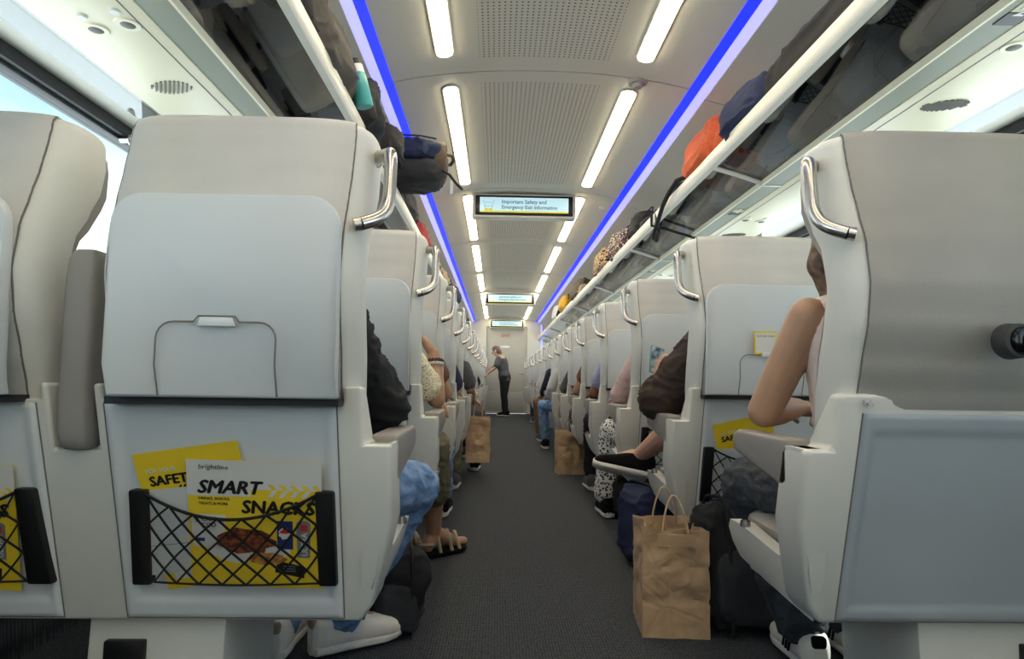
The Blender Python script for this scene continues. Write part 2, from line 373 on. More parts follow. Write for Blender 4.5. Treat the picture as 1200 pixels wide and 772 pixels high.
# ------------------------------------------------------------------ information screens
M_scr = mat('screen_glow', '#bfe2ee', .3, emit='#bfe3ef', es=.22); M_bez = mat('screen_bezel', '#08090b', .3)
M_yel = mat('screen_yellow', '#e8d83c', .4, emit='#d9cc3a', es=.15); M_txt = mat('screen_text', '#3c6c86', .5); M_txt2 = mat('screen_line', '#9fcbdd', .5)
def screen(Y, x, z, w, h, label, wall=False):
    r0 = empty('information_screen', (x, Y, z+h/2)); tag(r0, label, 'screen', 'ceiling information screens'); off = r0.location
    top = 2.30-.004 if not wall else z+h/2+.02
    MB().b2((x-w/2-.03, Y, z-h/2-.02), (x+w/2+.03, Y+.11, z+h/2+.02)).build('housing', M_ceil, r0, off, bevel=.008)
    MB().b2((x-w/2-.005, Y-.012, z-h/2-.002), (x+w/2+.005, Y+.002, z+h/2+.002)).build('bezel', M_bez, r0, off, bevel=.002)
    MB().b2((x-w/2+.03, Y-.014, z-h/2+.022), (x+w/2-.03, Y-.011, z+h/2-.014)).build('display', M_scr, r0, off)
    MB().b2((x-w/2+.03, Y-.0155, z-h/2+.018), (x+w/2-.03, Y-.0135, z-h/2+.030)).build('yellow_bar', M_yel, r0, off)
    T = lambda dx, dz: Matrix.Translation(V((x+dx, Y-.0155, z+dz))-V(off)) @ RX
    text('Important Safety and', .043, M_txt, T(-w*.235, .014), r0, bold=.012, sx=1.0)
    text('Emergency Exit information', .043, M_txt, T(-w*.235, -.03), r0, bold=.012, sx=.93)
    m = MB()
    for q in (-1, 1): m.box((x-w*.37+q*.03, Y-.0152, z-.005), (.004, .001, .10), Matrix.Rotation(q*.3, 3, 'Y'))
    m.box((x-w*.37, Y-.0152, z+.02), (.06, .001, .004)); m.box((x-w*.37, Y-.0152, z-.01), (.075, .001, .004))
    m.build('figure_outline', M_txt2, r0, off); MB().b2((x-w*.41, Y-.0156, z-.045), (x-w*.33, Y-.0148, z-.028)).build('figure_base', M_yel, r0, off)
    return r0
screen(5.28, -.0, 2.19, .775, .155, 'lit blue information screen nearest the camera, across the ceiling')
screen(10.9, -.0, 2.13, .775, .155, 'lit blue information screen halfway down the carriage ceiling')
screen(Y1-.11, .03, 2.14, .775, .155, 'lit blue information screen above the far door')

# ------------------------------------------------------------------ luggage racks
mgr = bpy.data.materials.new('rack_glass'); mgr.use_nodes = True; t = mgr.node_tree; t.nodes.clear()
o_ = t.nodes.new('ShaderNodeOutputMaterial'); tr = t.nodes.new('ShaderNodeBsdfTransparent'); gl = t.nodes.new('ShaderNodeBsdfGlossy'); gl.inputs['Roughness'].default_value = .015
tr.inputs[0].default_value = (.62, .64, .66, 1); gl.inputs[0].default_value = (.9, .9, .92, 1); mxs = t.nodes.new('ShaderNodeMixShader'); fr = t.nodes.new('ShaderNodeFresnel'); two_sided(t, fr, 2.0)
t.links.new(fr.outputs[0], mxs.inputs[0]); t.links.new(tr.outputs[0], mxs.inputs[1]); t.links.new(gl.outputs[0], mxs.inputs[2]); t.links.new(mxs.outputs[0], o_.inputs[0])
M_vent = mat('vent_dark', '#6f6d66', .6)
shelf = lambda x: 1.792-(x-.79)*.31       # underside height of the glass
for s, nm in ((-1, 'left'), (1, 'right')):
    r0 = empty('luggage_rack', (s*1.2, Y0, 1.7)); off = r0.location
    tag(r0, 'long white and glass luggage rack over the %s seats' % nm, 'luggage rack', 'overhead luggage racks')
    m = MB().prism([(.765, 1.785), (.772, 1.775), (.795, 1.772), (.803, 1.783), (.803, 1.835), (.797, 1.842), (.772, 1.842), (.765, 1.832)], lambda a, b, d: (s*a, d, b), Y0, Y1-.01)
    m.build('rail', M_rail, r0, off)
    MB().prism([(.803, shelf(.803)), (1.03, shelf(1.03)), (1.5, shelf(1.03)-.02), (1.5, shelf(1.03)-.01), (1.03, shelf(1.03)+.012), (.803, shelf(.803)+.012)], lambda a, b, d: (s*a, d, b), Y0, Y1-.01).build('glass_shelf', mgr, r0, off, smooth=False)
    m = MB().prism([(1.02, 1.700), (1.02, 1.717), (1.035, 1.717), (1.105, 1.712), (1.105, 1.700)], lambda a, b, d: (s*a, d, b), Y0, Y1-.01); m.build('number_strip', M_strip, r0, off)
    MB().prism([(1.012, 1.698), (1.012, 1.722), (1.02, 1.722), (1.02, 1.698)], lambda a, b, d: (s*a, d, b), Y0, Y1-.01).build('edge_bead', M_under, r0, off)
    # underside service panels, one per two rows
    y = Y0
    e2 = [Y0]+[2.67+1.94*i for i in range(-5, 8) if Y0 < 2.67+1.94*i < Y1]+[Y1-.01]
    for a, c in zip(e2[:-1], e2[1:]):
        MB().prism([(1.107, 1.697), (1.107, 1.71), (1.42, 1.725), (1.42, 1.705), (1.40, 1.701)], lambda q, w, d: (s*q, d, w), a+.003, c-.003).build('service_panel', M_under, r0, off, bevel=.003)
        MB().prism([(1.145, 1.6965), (1.145, 1.699), (1.149, 1.699), (1.149, 1.6965)], lambda q, w, d: (s*q, d, w), a+.003, c-.003).build('panel_groove', M_vent, r0, off)
    if s > 0 or True:
        for q in range(-1, 7):
            y = 3.0+1.94*q
            m = MB(); m.tube([(s*.79, y, 1.778), (s*.9, y, 1.748), (s*1.03, y, 1.706)], .011, 8); m.build('cross_bar', M_rail, r0, off)
            m = MB(); m.box((s*1.062, y, 1.699), (.09, .012, .006)); m.build('strip_clip', M_rail, r0, off)
    # reading lights and speaker grilles under each row
    for k in range(1, NR+1):
        yb = ROW(k)+.45
        for j, xx in enumerate((1.18, 1.28)):
            c = V((s*xx, yb+.03*j, 1.697))
            m = MB().cyl(c+V((0, 0, -.003)), c+V((0, 0, .006)), .031, .036, 20); m.build('reading_lamp', M_under, r0, off)
            MB().cyl(c+V((0, 0, -.006)), c+V((0, 0, -.002)), .013, .021, 14).build('lamp_lens', M_vent, r0, off)
            MB().cyl(c+V((0, -.062, -.004)), c+V((0, -.062, .004)), .012, .014, 12).build('lamp_button', M_white, r0, off)
        c = V((s*1.25, yb+.38, 1.6975)); m = MB()
        for j in range(10):
            t_ = -1+2*j/9; w = .052*math.sqrt(max(.05, 1-t_*t_)); m.box(c+V((t_*.062, 0, -.0012)), (.0055, 2*w, .003), Matrix.Rotation(.45, 3, 'Z'))
        if k % 2 == 1: m.build('speaker_grille', M_vent, r0, off)
    # seat number tags
    for k in range(1, NR if s > 0 else 1):
        y = 1.57+.97*(k-1)
        MB().b2((s*1.045, y-.028, 1.6975), (s*1.10, y+.028, 1.7)).build('number_plate', M_black, r0, off)
        MB().b2((s*1.045, y-.098, 1.6978), (s*1.10, y-.032, 1.7)).build('letter_plate', mat('plate_cream', '#c9c7a6', .5), r0, off)
        RF = Matrix.Rotation(math.pi, 4, 'X')
        text(str(k+1), .055, M_white, Matrix.Translation(V((s*1.072, y-.018, 1.697))-V(off)) @ RF, r0, bold=.02, align='CENTER')
        text('A B' if s > 0 else 'C D', .032, M_vent, Matrix.Translation(V((s*1.072, y-.076, 1.697))-V(off)) @ RF, r0, align='CENTER')
# ------------------------------------------------------------------ double seats
BP = [(.60, .085, .22, .222), (.68, .04, .20, .226), (.76, .004, .19, .232), (.82, -.022, .165, .236), (.90, -.052, .135, .238), (.97, -.062, .115, .238),
      (1.05, -.054, .130, .240), (1.11, -.038, .175, .243), (1.17, -.020, .212, .245), (1.225, -.004, .222, .245), (1.258, .006, .215, .245), (1.276, .028, .195, .240), (1.285, .055, .165, .22)]
def bp(z):
    for p, q in zip(BP[:-1], BP[1:]):
        if z <= q[0]:
            t = (z-p[0])/(q[0]-p[0]); t = t*t*(3-2*t)*.5+t*.5; return [p[i]+(q[i]-p[i])*t for i in range(4)]
    return BP[-1]
def slant(z): return .14*(.76-z)/.474 if z < .76 else 0
M_leath_d = mat('shaded_leather', '#9b9892', .55, noise_s=6, noise_a=.02, bump=.12, bump_s=260); M_panel_d = mat('shaded_panel', '#a3abb1', .45, noise_s=3, noise_a=.012)  # shade on the nearest right seat rear, painted in as darker leather and panel
CX = (.696, 1.282)           # centres of the aisle seat and the window seat
def make_seat(s, plain=False):
    root = empty('double_train_seat', (s*.985, .3, 0)); off = V((s*.985, .3, 0))
    X = lambda p: V((s*p[0], p[1], p[2]))
    def B(m, name, mt, par=root, **k):
        m.v = [X(p) for p in m.v]; return m.build(name, mt, par, off, **k)
    # pedestal
    m = MB(); pl = .755 if s < 0 else .70; m.prism([(pl, 0), (1.035, 0), (1.025, .30), (pl-.01, .30)], lambda a, b, d: (a, d, b), .17, .50)
    ped = B(m, 'pedestal', M_shell, bevel=.012)
    m = MB(); m.b2((.905, .155, .205), (.985, .175, .245)); B(m, 'power_socket', M_black, ped, bevel=.003)
    # shell: rear body with the ears and armrest stubs
    out = [(.40, .655), (.452, .655), (.452, .765), (.486, .765), (.486, .735), (.93, .735), (.93, .765), (.947, .765), (.947, .64), (1.030, .64), (1.030, .765), (1.045, .765),
           (1.045, .735), (1.49, .735), (1.49, .765), (1.535, .765), (1.535, .655), (1.56, .655), (1.56, .45), (1.52, .293), (.466, .293), (.44, .33), (.40, .50)]
    if plain: out = [p for p in out if p[1] != .735 and not (.455 < p[0] < .93 and p[1] > .7)]
    m = MB(); m.prism(out, lambda a, b, d: (a, slant(b)+d*(.05 if b > .66 else .12), b), 0.0, 1)
    # fill behind rear face down to the pan
    sh = B(m, 'seat_shell', M_shell, bevel=.012, bseg=3)
    def ox(z): return .40 if z > .5 else .40+.066*(.5-z)/.214
    wing = [(.06, .655), (.135, .655), (.15, .62), (.158, .45), (.185, .41), (.25, .405), (.46, .428), (.53, .425), (.565, .40), (.57, .36), (.54, .325), (.38, .305), (.16, .293), (.15, .293), (.10, .40)]
    m = MB(); n = len(wing)
    vs = [(ox(z), y, z) for y, z in wing]+[(.462, y, z) for y, z in wing]
    m.add(vs, [tuple(range(n)), tuple(range(n, 2*n))[::-1]]+[(i, i+n, (i+1) % n+n, (i+1) % n) for i in range(n)])
    B(m, 'side_panel', M_shell, sh, bevel=.014, bseg=3)
    B(MB().prism(wing, lambda a, b, d: (d, a, b), 1.505, 1.56), 'side_panel', M_shell, sh, bevel=.014, bseg=3)
    m = MB(); m.b2((.46, .17, .30), (1.505, .52, .355)); m.b2((.945, .17, .30), (1.03, .45, .40)); B(m, 'seat_pan', M_shell, sh, bevel=.02)
    m = MB(); m.cyl((.43, .44, .425), (.43, .44, .438), .013, .012, 16); m.cyl((.43, .44, .436), (.43, .44, .442), .008, .008, 12); B(m, 'recline_button', M_steel, sh)
    # rear panels with a soft recess
    for i, cx in enumerate(CX):
        x0, x1 = (.498, .928) if i == 0 else (1.052, 1.485)
        zt, zb = (.728, .30)
        def pf(u, v, x0=x0, x1=x1):
            z = zb+(zt-zb)*v; fl = 0
            x = x0+(x1+fl-x0)*u
            du = min(u, 1-u)*(x1-x0); dz = (z-zb-.04) if not plain else (z-zb-.03); dt = (zt-z) if plain else 9
            e = min(du-.014, dz+.008, dt-.03); k = max(0, min(1, e/.016)); k = k*k*(3-2*k)
            ed = min(1, min(du, z-zb, zt-z)/.006)
            return V((x, slant(z)-.006*math.sqrt(max(0, ed))+.0055*k, z))
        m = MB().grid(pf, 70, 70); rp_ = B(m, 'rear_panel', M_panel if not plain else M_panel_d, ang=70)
        jt = [pf(0, v/20)+V((0, -.0005, 0)) for v in range(20, -1, -1)]+[pf(v/20, 0)+V((0, -.0005, 0)) for v in range(1, 21)]+[pf(1, v/20)+V((0, -.0005, 0)) for v in range(1, 21)]
        B(MB().tube(jt, .0016, 5), 'panel_joint', M_vent, rp_)
        # seat backs
        rings = []
        zz = [.60+.66*j/33 for j in range(34)]+[1.266, 1.272, 1.278, 1.283, 1.2865]
        for z in zz:
            _, yr, yf, hw = bp(z); yc = (yr+yf)/2; hy = (yf-yr)/2; N = 5; ring = []
            if z > 1.26:   # round the crown
                k = (z-1.26)/.0266; q = math.sqrt(max(0, 1-k*k)); _, yr, yf, hw = bp(1.26); yc = (yr+yf)/2; hy = (yf-yr)/2; hw -= .03*(1-q); hy -= .035*(1-q)
            for j in range(48):
                th = 6.28318*j/48; c_, s_ = math.cos(th), math.sin(th)
                ring.append(V((cx+hw*math.copysign(abs(c_)**(2/N), c_), yc+hy*math.copysign(abs(s_)**(2/2.8), s_), z)))
            rings.append(ring)
        bk = B(MB().loft(rings), 'backrest', M_shell, smooth=True, ang=80)
        # leather rear cover between two seams
        def cf(u, v, cx=cx):
            z0 = .737; L = (1.26-z0); 
            if v <= .86:
                z = z0+L*(v/.86); _, yr, yf, hw = bp(z); yc = (yr+yf)/2; hy = (yf-yr)/2; x = (u*2-1)*.87
                return V((cx+x*hw, yc-hy*(1-abs(x)**5)**(1/2.8)-.004, z))
            t_ = (v-.86)/.14; _, yr, yf, hw = bp(1.26); yc = (yr+yf)/2; hy = (yf-yr)/2; x = (u*2-1)*.87
            yy = yc-hy*(1-abs(x)**5)**(1/2.8)-.004; a = t_*1.5
            return V((cx+x*hw*(1-.03*t_), yy+.004+.036*(1-math.cos(a))+max(0, a-1.2)*.08-.004*math.cos(a), 1.26+.0295*math.sin(min(a, 1.25))-max(0, a-1.25)*.03))
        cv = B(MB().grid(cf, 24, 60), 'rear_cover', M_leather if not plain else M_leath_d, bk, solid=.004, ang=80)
        for q in (-1, 1):
            B(MB().tube([cf(.5+q*.5, j/39)+V((q*.001, 0, 0)) for j in range(38)], .0022, 6), 'seam', M_seam, cv)
        # front upholstery: headrest, lumbar and seat cushion
        def ff(u, v, cx=cx):
            z = .45+.80*v; _, yr, yf, hw = bp(max(z, .6)); x = (u*2-1)*.86
            return V((cx+x*hw, yf-.012+.03*(1-abs(x)**3)*(.4+.6*math.sin(v*9)**2)*min(1, 8*v*(1-v)), z))
        B(MB().grid(ff, 14, 30), 'front_upholstery', M_leather2, bk, solid=.02)
        m = MB().ell((cx, .38, .405), (.228, .245, .06), n=5, nz=3, seg=36); B(m, 'seat_cushion', M_leather2)
        # grab handle on the aisle side
        if i == 0:
            pts = [(.470, .09, 1.228), (.44, .075, 1.230), (.424, .055, 1.228), (.416, .035, 1.220), (.413, .025, 1.195), (.413, .018, 1.14), (.415, .012, 1.115), (.421, .0, 1.093), (.434, -.015, 1.078), (.456, -.03, 1.066)]
            P_ = [V(p) for p in pts]; fine = []
            for a in range(len(P_)-1):
                p0, p1, p2, p3 = P_[max(0, a-1)], P_[a], P_[a+1], P_[min(len(P_)-1, a+2)]
                for q in range(4):
                    t_ = q/4; fine.append(.5*((2*p1)+(p2-p0)*t_+(2*p0-5*p1+4*p2-p3)*t_*t_+(3*p1-p0-3*p2+p3)*t_**3))
            fine.append(P_[-1]); m = MB().tube(fine, .0128, 14); m.cyl(P_[-1], P_[-1]+V((.012, -.004, -.003)), .013); m.cyl(V((.452, .085, 1.229)), V((.478, .1, 1.228)), .019)
            B(m, 'grab_handle', M_steel)
        # armrests
        if i == 0:
            pad = [(.125, .668), (.41, .668), (.435, .660), (.445, .645), (.436, .615), (.30, .59), (.15, .565), (.125, .575)]
            B(MB().prism(pad, lambda a, b, d: (d, a, b), .400, .456), 'armrest', M_pad, bevel=.012, bseg=3)
            B(MB().prism(pad, lambda a, b, d: (d, a, b), 1.50, 1.55), 'armrest', M_pad, bevel=.012, bseg=3)
            m = MB().ell((.985, .045, .83), (.030, .045, .19), n=5, nz=6, seg=24); B(m, 'armrest', M_pad)
        if plain: continue
        # tray table, stowed
        yb = -.078
        def ty(z): return yb+.03*max(0, (.80-z)/.08)**1.2
        pts = []
        w, zt2, zb2, rr = .202, 1.105, .743, .055
        for j in range(9): a = math.pi/2*j/8; pts.append((w-rr+rr*math.cos(a), zt2-rr+rr*math.sin(a)))
        for j in range(9): a = math.pi/2+math.pi/2*j/8; pts.append((-w+rr+rr*math.cos(a), zt2-rr+rr*math.sin(a)))
        pts += [(-w, .80), (-w, zb2), (w, zb2), (w, .80)]
        m = MB().prism(pts, lambda a, b, d, cx=cx: (cx-.010+a, ty(b)+d, b), 0, .026)
        tt = B(m, 'tray_table', M_table, bevel=.005, bseg=2)
        # flap outline and latch tab
        w, zt3, rr = .104, .876, .03
        cx0 = cx; cx = cx-.004
        fl = [V((cx-w, ty(.746)-.0004, .746)), V((cx-w, ty(.85), zt3-rr))]
        for j in range(6): a = math.pi-math.pi/2*j/5; fl.append(V((cx-w+rr+rr*math.cos(a), yb, zt3-rr+rr*math.sin(a))))
        fl += [V((cx-.04, yb, zt3)), V((cx-.032, yb, zt3+.010)), V((cx+.032, yb, zt3+.010)), V((cx+.04, yb, zt3))]
        for j in range(6): a = math.pi/2-math.pi/2*j/5; fl.append(V((cx+w-rr+rr*math.cos(a), yb, zt3-rr+rr*math.sin(a))))
        fl += [V((cx+w, ty(.85), zt3-rr)), V((cx+w, ty(.8), .80)), V((cx+w, ty(.746)-.0004, .746))]
        fl.insert(1, V((cx-w, ty(.8), .80)))
        m = MB().tube(fl, .0016, 6); B(m, 'flap_groove', M_vent, tt)
        m = MB(); m.prism([(-.034, .868), (.034, .868), (.028, .884), (-.028, .884)], lambda a, b, d, cx=cx: (cx+a, yb+d, b), -.003, .002); B(m, 'latch_tab', M_panel, tt, bevel=.002)
        cx = cx0
        m = MB(); m.b2((cx-.21, -.03, .729), (cx+.21, .02, .742)); B(m, 'hinge_gap', M_dark, tt)
        # pocket: two side bars and an elastic net
        xl, xr = cx-.19, cx+.19
        if i == 0: xl, xr = .524, .872
        else: xl, xr = 1.085, 1.455
        bars = []
        for q in (xl, xr):
            m = MB(); bars.append(m); m.prism([(q-.018, .566), (q+.018, .566), (q+.018, .374), (q-.018, .374)], lambda a, b, d: (a+(.012 if (a > .8 and a < 1.1) else 0)*(.566-b)/.19*(1 if a < 1 else -1), slant(b)+d, b), -.022, .014)
        B(bars[0], 'pocket_bar', M_black, bevel=.005); pk = B(bars[1], 'pocket_bar', M_black, bevel=.005)
        m = MB(); N_ = 7; Z0, Z1 = .382, .558
        def net(u, v):
            x = xl+.015+(xr-xl-.03)*u
            sag = .045*(1-(2*u-1)**2); z = Z0+(Z1-Z0)*v-sag*v
            return V((x, slant(z)-.022-.016*math.sin(math.pi*u), z))
        m.tube([net(j/24, 1) for j in range(25)], .0032, 5); m.tube([net(j/24, 0) for j in range(25)], .0022, 5)
        H = 3
        for a in range(-H, N_+1):
            for sg in (1, -1):
                pts = []
                for j in range(H*4+1):
                    v = j/(H*4); uu = (a+.5*0+v*H)/N_; uu = uu if sg == 1 else 1-uu
                    if -.001 <= uu <= 1.001: pts.append(net(max(0, min(1, uu)), v))
                if len(pts) > 1: m.tube(pts, .0022, 4)
        B(m, 'elastic_net', M_net, pk)
    return root
SG = 'rows of double seats'
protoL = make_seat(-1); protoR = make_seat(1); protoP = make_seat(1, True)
ords = ['first', 'second', 'third', 'fourth', 'fifth', 'sixth', 'seventh', 'eighth', 'ninth', 'tenth', 'eleventh', 'twelfth', 'thirteenth', 'fourteenth', 'fifteenth']
for k in range(1, NR+1):
    for s in (-1, 1):
        if s < 0: o = protoL if k == 1 else copy_tree(protoL)
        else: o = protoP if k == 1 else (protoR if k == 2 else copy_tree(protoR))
        o.location = (s*.985, ROW(k)+.3, 0)
        sd = 'left' if s < 0 else 'right'
        if k == 1: lb = 'pale grey double train seat nearest on the left, snack menus in its pockets' if s < 0 else 'grey double train seat nearest on the right, plain rear without tray table'
        elif k == NR: lb = 'pale grey double train seat farthest down the %s side of the aisle' % sd
        else: lb = 'pale grey double train seat, %s row from the camera on the %s side' % (ords[k-1], sd)
        tag(o, lb, 'train seat', SG)
# small bolt and round wireless device on the plain rear of the nearest right seat
m = MB(); c = V((.50, ROW(1)-.004, .748)); m.cyl(c, c+V((0, -.006, 0)), .009); m.cyl(c+V((0, -.006, 0)), c+V((0, -.009, 0)), .005)
m.build('bolt', M_steel, protoP, protoP.location)
p = at(1196, 399, 1.145); r0 = tag(empty('suction_cup_mount', p), 'black round suction mount on the back of the nearest right seat', 'camera mount')
M_glossb = mat('gloss_black', '#050506', .12)
MB().cyl(p+V((0, -.004, 0)), p+V((0, .03, 0)), .030, .033, 32).build('rubber_rim', mat('rubber_grey', '#3a3b3d', .6), r0, p, bevel=.003)
MB().cyl(p+V((.004, -.012, 0)), p+V((.004, -.002, 0)), .024, .026, 32).build('black_face', M_glossb, r0, p, bevel=.002)
MB().cyl(p+V((.022, -.03, 0)), p+V((.022, -.008, 0)), .020, .022, 28).build('ring', mat('rubber_grey'), r0, p, bevel=.002)
MB().ell(p+V((.022, -.031, 0)), (.012, .004, .012)).build('lens', mat('lens_white', '#dfe6e4', .1), r0, p)
# ------------------------------------------------------------------ printed matter in the seat pockets
M_py = mat('print_yellow', '#e9c92b', .5); M_pw = mat('print_white', '#d4d3ce', .5); M_pk = mat('print_black', '#111111', .5)
M_sheet = mat('paper_grey', '#c9cbca', .6); M_navyp = mat('print_navy', '#1d2a63', .5); M_redp = mat('print_red', '#c22a2c', .5)
M_food = mat('print_food', '#9a4f2a', .6, noise_s=90, col2='#3f1c10'); M_food2 = mat('print_food_light', '#c98f45', .6, noise_s=80, col2='#8a5320')
M_pg = mat('print_grey', '#7a7d80', .5)
def sheet(name, o3, ang, w, h, label, cat, fill, group=None, back=M_py):
    """thin page lying against the slanted seat back: o3 = lower left corner, ang = turn in its own plane"""
    up = V((0, -.283, .959)).normalized(); xx = V((1, 0, 0)); nn = xx.cross(up)
    R0 = Matrix((xx, up, nn)).transposed().to_4x4()
    M = Matrix.Translation(o3) @ R0 @ Matrix.Rotation(math.radians(ang), 4, 'Z')
    root = empty(name, (0, 0, 0)); root.matrix_world = M; tag(root, label, cat, group)
    MB().b2((0, 0, -.0006), (w, h, .0006)).build('page', back, root, smooth=False)
    def R(n, x0, y0, x1, y1, m, l=1):
        return MB().b2((x0, y0, .0005), (x1, y1, .0006+.0003*l)).build(n, m, root, smooth=False)
    def T(s, x, y, size, m, heavy=0, shear=0, sx=1, l=3): return text(s, size, m, Matrix.Translation((x, y, .0008+.0003*l)), root, heavy=heavy, shear=shear, ext=.0001, sx=sx)
    def Pg(n, poly, m, l=1): return MB().prism(poly, lambda a, b, d: (a, b, d), .0006, .0006+.0003*l).build(n, m, root, smooth=False)
    fill(R, T, Pg, root); return root
def menu(R, T, Pg, root):
    w, h = .252, .262
    R('white_header', 0, .205, w, h, M_pw); R('white_header', 0, .190, w*.0+.118, .206, M_pw)
    T('brightline', .022, .244, .0135, M_pk, shear=.15, sx=1.1)
    T('SMART', .018, .196, .037, M_pk, heavy=.045, shear=.28, sx=1.02)
    T('SNACKS', .100, .157, .037, M_pk, heavy=.045, shear=.12, sx=1.0)
    T('DRINKS, SNACKS,', .020, .182, .0075, M_pk, heavy=.02); T('TREATS & MORE', .020, .172, .0075, M_pk, heavy=.02)
    for i in range(5):
        x = .150+.021*i
        Pg('chevron', [(x, .216), (x+.009, .216), (x+.019, .205), (x+.010, .205)], M_py, 2)
        Pg('chevron', [(x+.010, .2045), (x+.019, .2045), (x+.009, .190), (x, .190)], M_pw, 2)
    Pg('chip_bag_picture', [(.006, .085), (.062, .080), (.070, .150), (.004, .152)], M_pw, 2)
    T('CAPE', .024, .138, .012, M_pk, heavy=.02, l=4); T('COD', .024, .126, .012, M_pk, heavy=.02, l=4)
    Pg('bag_mark', [(.012, .135), (.020, .135), (.017, .146)], M_redp, 3); R('bag_mark', .012, .095, .028, .102, M_navyp, 3)
    ov = lambda cx, cy, a, b, n=20, ph=0: [(cx+a*math.cos(6.283*i/n)*(1+.12*math.sin(3*i+ph)), cy+b*math.sin(6.283*i/n)*(1+.12*math.cos(4*i+ph))) for i in range(n)]
    Pg('plate_picture', ov(.110, .078, .080, .026), M_pw, 2); Pg('food_picture', ov(.105, .098, .055, .026, ph=1), M_food, 4); Pg('food_picture', ov(.145, .062, .036, .013, ph=2), M_food2, 5)
    R('blue_can_picture', .166, .083, .196, .142, M_navyp, 3)
    Pg('can_emblem', ov(.181, .116, .012, .012, 16), M_pw, 4); Pg('can_emblem', [(.1695, .118), (.181, .1285), (.1925, .118), (.181, .116)], M_redp, 5)
    Pg('silver_can_picture', [(.204, .066), (.228, .066), (.230, .138), (.225, .143), (.208, .143), (.203, .138)], M_pg, 3); R('can_emblem', .211, .122, .224, .136, M_redp, 4)
    t = text('ULTRA', .016, M_pw, Matrix.Translation((.2235, .070, .0022)) @ Matrix.Rotation(math.pi/2, 4, 'Z'), root, heavy=.02, ext=.0001)
    Pg('dark_box_picture', [(.160, .034), (.216, .022), (.218, .046), (.166, .058)], M_pk, 4)
    for i in range(3): R('fine_print', .176, .036+.005*i, .200, .0375+.005*i, M_pg, 5)
def safety(R, T, Pg, root):
    T('FOR YOUR', .018, .244, .0115, M_pw, heavy=.02); T('SAFETY', .020, .218, .027, M_pk, heavy=.045)
    for i in range(4): Pg('stripe', [(.07+.008*i, .205), (.074+.008*i, .205), (.079+.008*i, .213), (.075+.008*i, .213)], M_pk, 2)
    R('white_panel', .02, .02, .15, .10, M_pw)
def blank(R, T, Pg, root): R('fold_line', .004, .06, .12, .0615, M_pg)
def pocket(side, k, cx, xl, what):
    """what: list of (kind, dx, dz, angle, layer)"""
    R_ = ROW(k)
    for kind, x, z, ang, lay, lb in what:
        o3 = V((x, R_+slant(z)-.0035-.0042*lay, z))
        if kind == 'menu': sheet('snack_menu', o3, ang, .252, .262, lb, 'menu', menu)
        if kind == 'safety': sheet('safety_card', o3, ang, .20, .285, lb, 'card', safety)
        if kind == 'plain': sheet('paper_sheet', o3, ang, .135, .175, lb, 'paper', blank, back=M_sheet)
pocket(-1, 1, .69, 0, [('safety', -.838, .362, 9, 1, 'yellow safety card tilted behind the snack menu in the nearest left aisle seat pocket'),
                       ('menu', -.786, .375, -1.5, 3, 'yellow and white snack menu in the net of the nearest left aisle seat'),
                       ('plain', -.875, .392, 7, 2, 'pale folded sheet left of the snack menu in the nearest pocket')])
pocket(-1, 1, 1.28, 0, [('menu', -1.372, .375, -4, 2, 'snack menu in the net of the window seat, cut by the left picture edge')])
pocket(1, 2, .69, 0, [('safety', .60, .375, 14, 1, 'yellow safety card in the net of the second right seat'),
                      ('plain', .545, .39, 3, 2.4, 'pale sheet in front of the safety card in the second right seat net')])
# stickers on the tray tables
for k in (2, 3, 4):
    for cx in (.696,):
        w = .037; z = .915; y = ROW(k)-.0785; x = cx-.024
        r0 = tag(empty('table_sticker', (x, y, z)), 'square white sticker with yellow border on the tray table, %s right seat' % ords[k-1], 'sticker', 'stickers on the right tray tables')
        off = (x, y, z)
        MB().b2((x-w, y-.0008, z-w*1.02), (x+w, y+.0006, z+w*1.02)).build('yellow_border', M_py, r0, off, smooth=False)
        MB().b2((x-w+.005, y-.0012, z-w+.005), (x+w-.005, y+.0004, z+w-.005)).build('white_field', M_pw, r0, off, smooth=False)
        text('SCAN AND ORDER', .0075, M_pk, Matrix.Translation((0, -.0014, .019)) @ RX, r0, align='CENTER', ext=.0001, sx=.88)

# ------------------------------------------------------------------ bags
def wrinkle(o, amp, sc, seed=0, ridge=0):
    me = o.data; n = len(me.vertices); co_ = [0.0]*(3*n); no_ = [0.0]*(3*n)
    me.vertices.foreach_get('co', co_); me.vertex_normals.foreach_get('vector', no_)
    sd = V((seed, seed*2.3, 0))
    for i in range(n):
        p = V(co_[3*i:3*i+3]); q = noise.noise_vector(p*sc+sd); nn = V(no_[3*i:3*i+3])
        d = nn*(q.x*amp)+q*amp*.3
        if ridge:
            w = noise.noise(V((p.x*sc*1.4, p.y*sc*1.4, p.z*sc*3.2))+sd+q*.8); d += nn*(ridge*(.35-min(1, abs(w)*4)**.8))
        co_[3*i] += d.x; co_[3*i+1] += d.y; co_[3*i+2] += d.z
    me.vertices.foreach_set('co', co_); me.update(); return o
M_kraft = mat('kraft_paper', '#b89c7c', .75, noise_s=9, noise_a=.05, bump=.35, bump_s=30)
t = M_kraft.node_tree; vb = t.nodes.new('ShaderNodeTexVoronoi'); vb.feature = 'DISTANCE_TO_EDGE'; vb.inputs['Scale'].default_value = 13
t.links.new(t.nodes['Texture Coordinate'].outputs['Object'], vb.inputs['Vector']); bq = t.nodes.new('ShaderNodeBump'); bq.inputs['Strength'].default_value = .55; bq.inputs['Distance'].default_value = .02
cq = t.nodes.new('ShaderNodeMath'); cq.operation = 'MINIMUM'; cq.inputs[1].default_value = .12; t.links.new(vb.outputs['Distance'], cq.inputs[0]); t.links.new(cq.outputs[0], bq.inputs['Height'])
t.links.new(t.nodes['Bump'].outputs[0], bq.inputs['Normal']); t.links.new(bq.outputs[0], t.nodes['Principled BSDF'].inputs['Normal'])
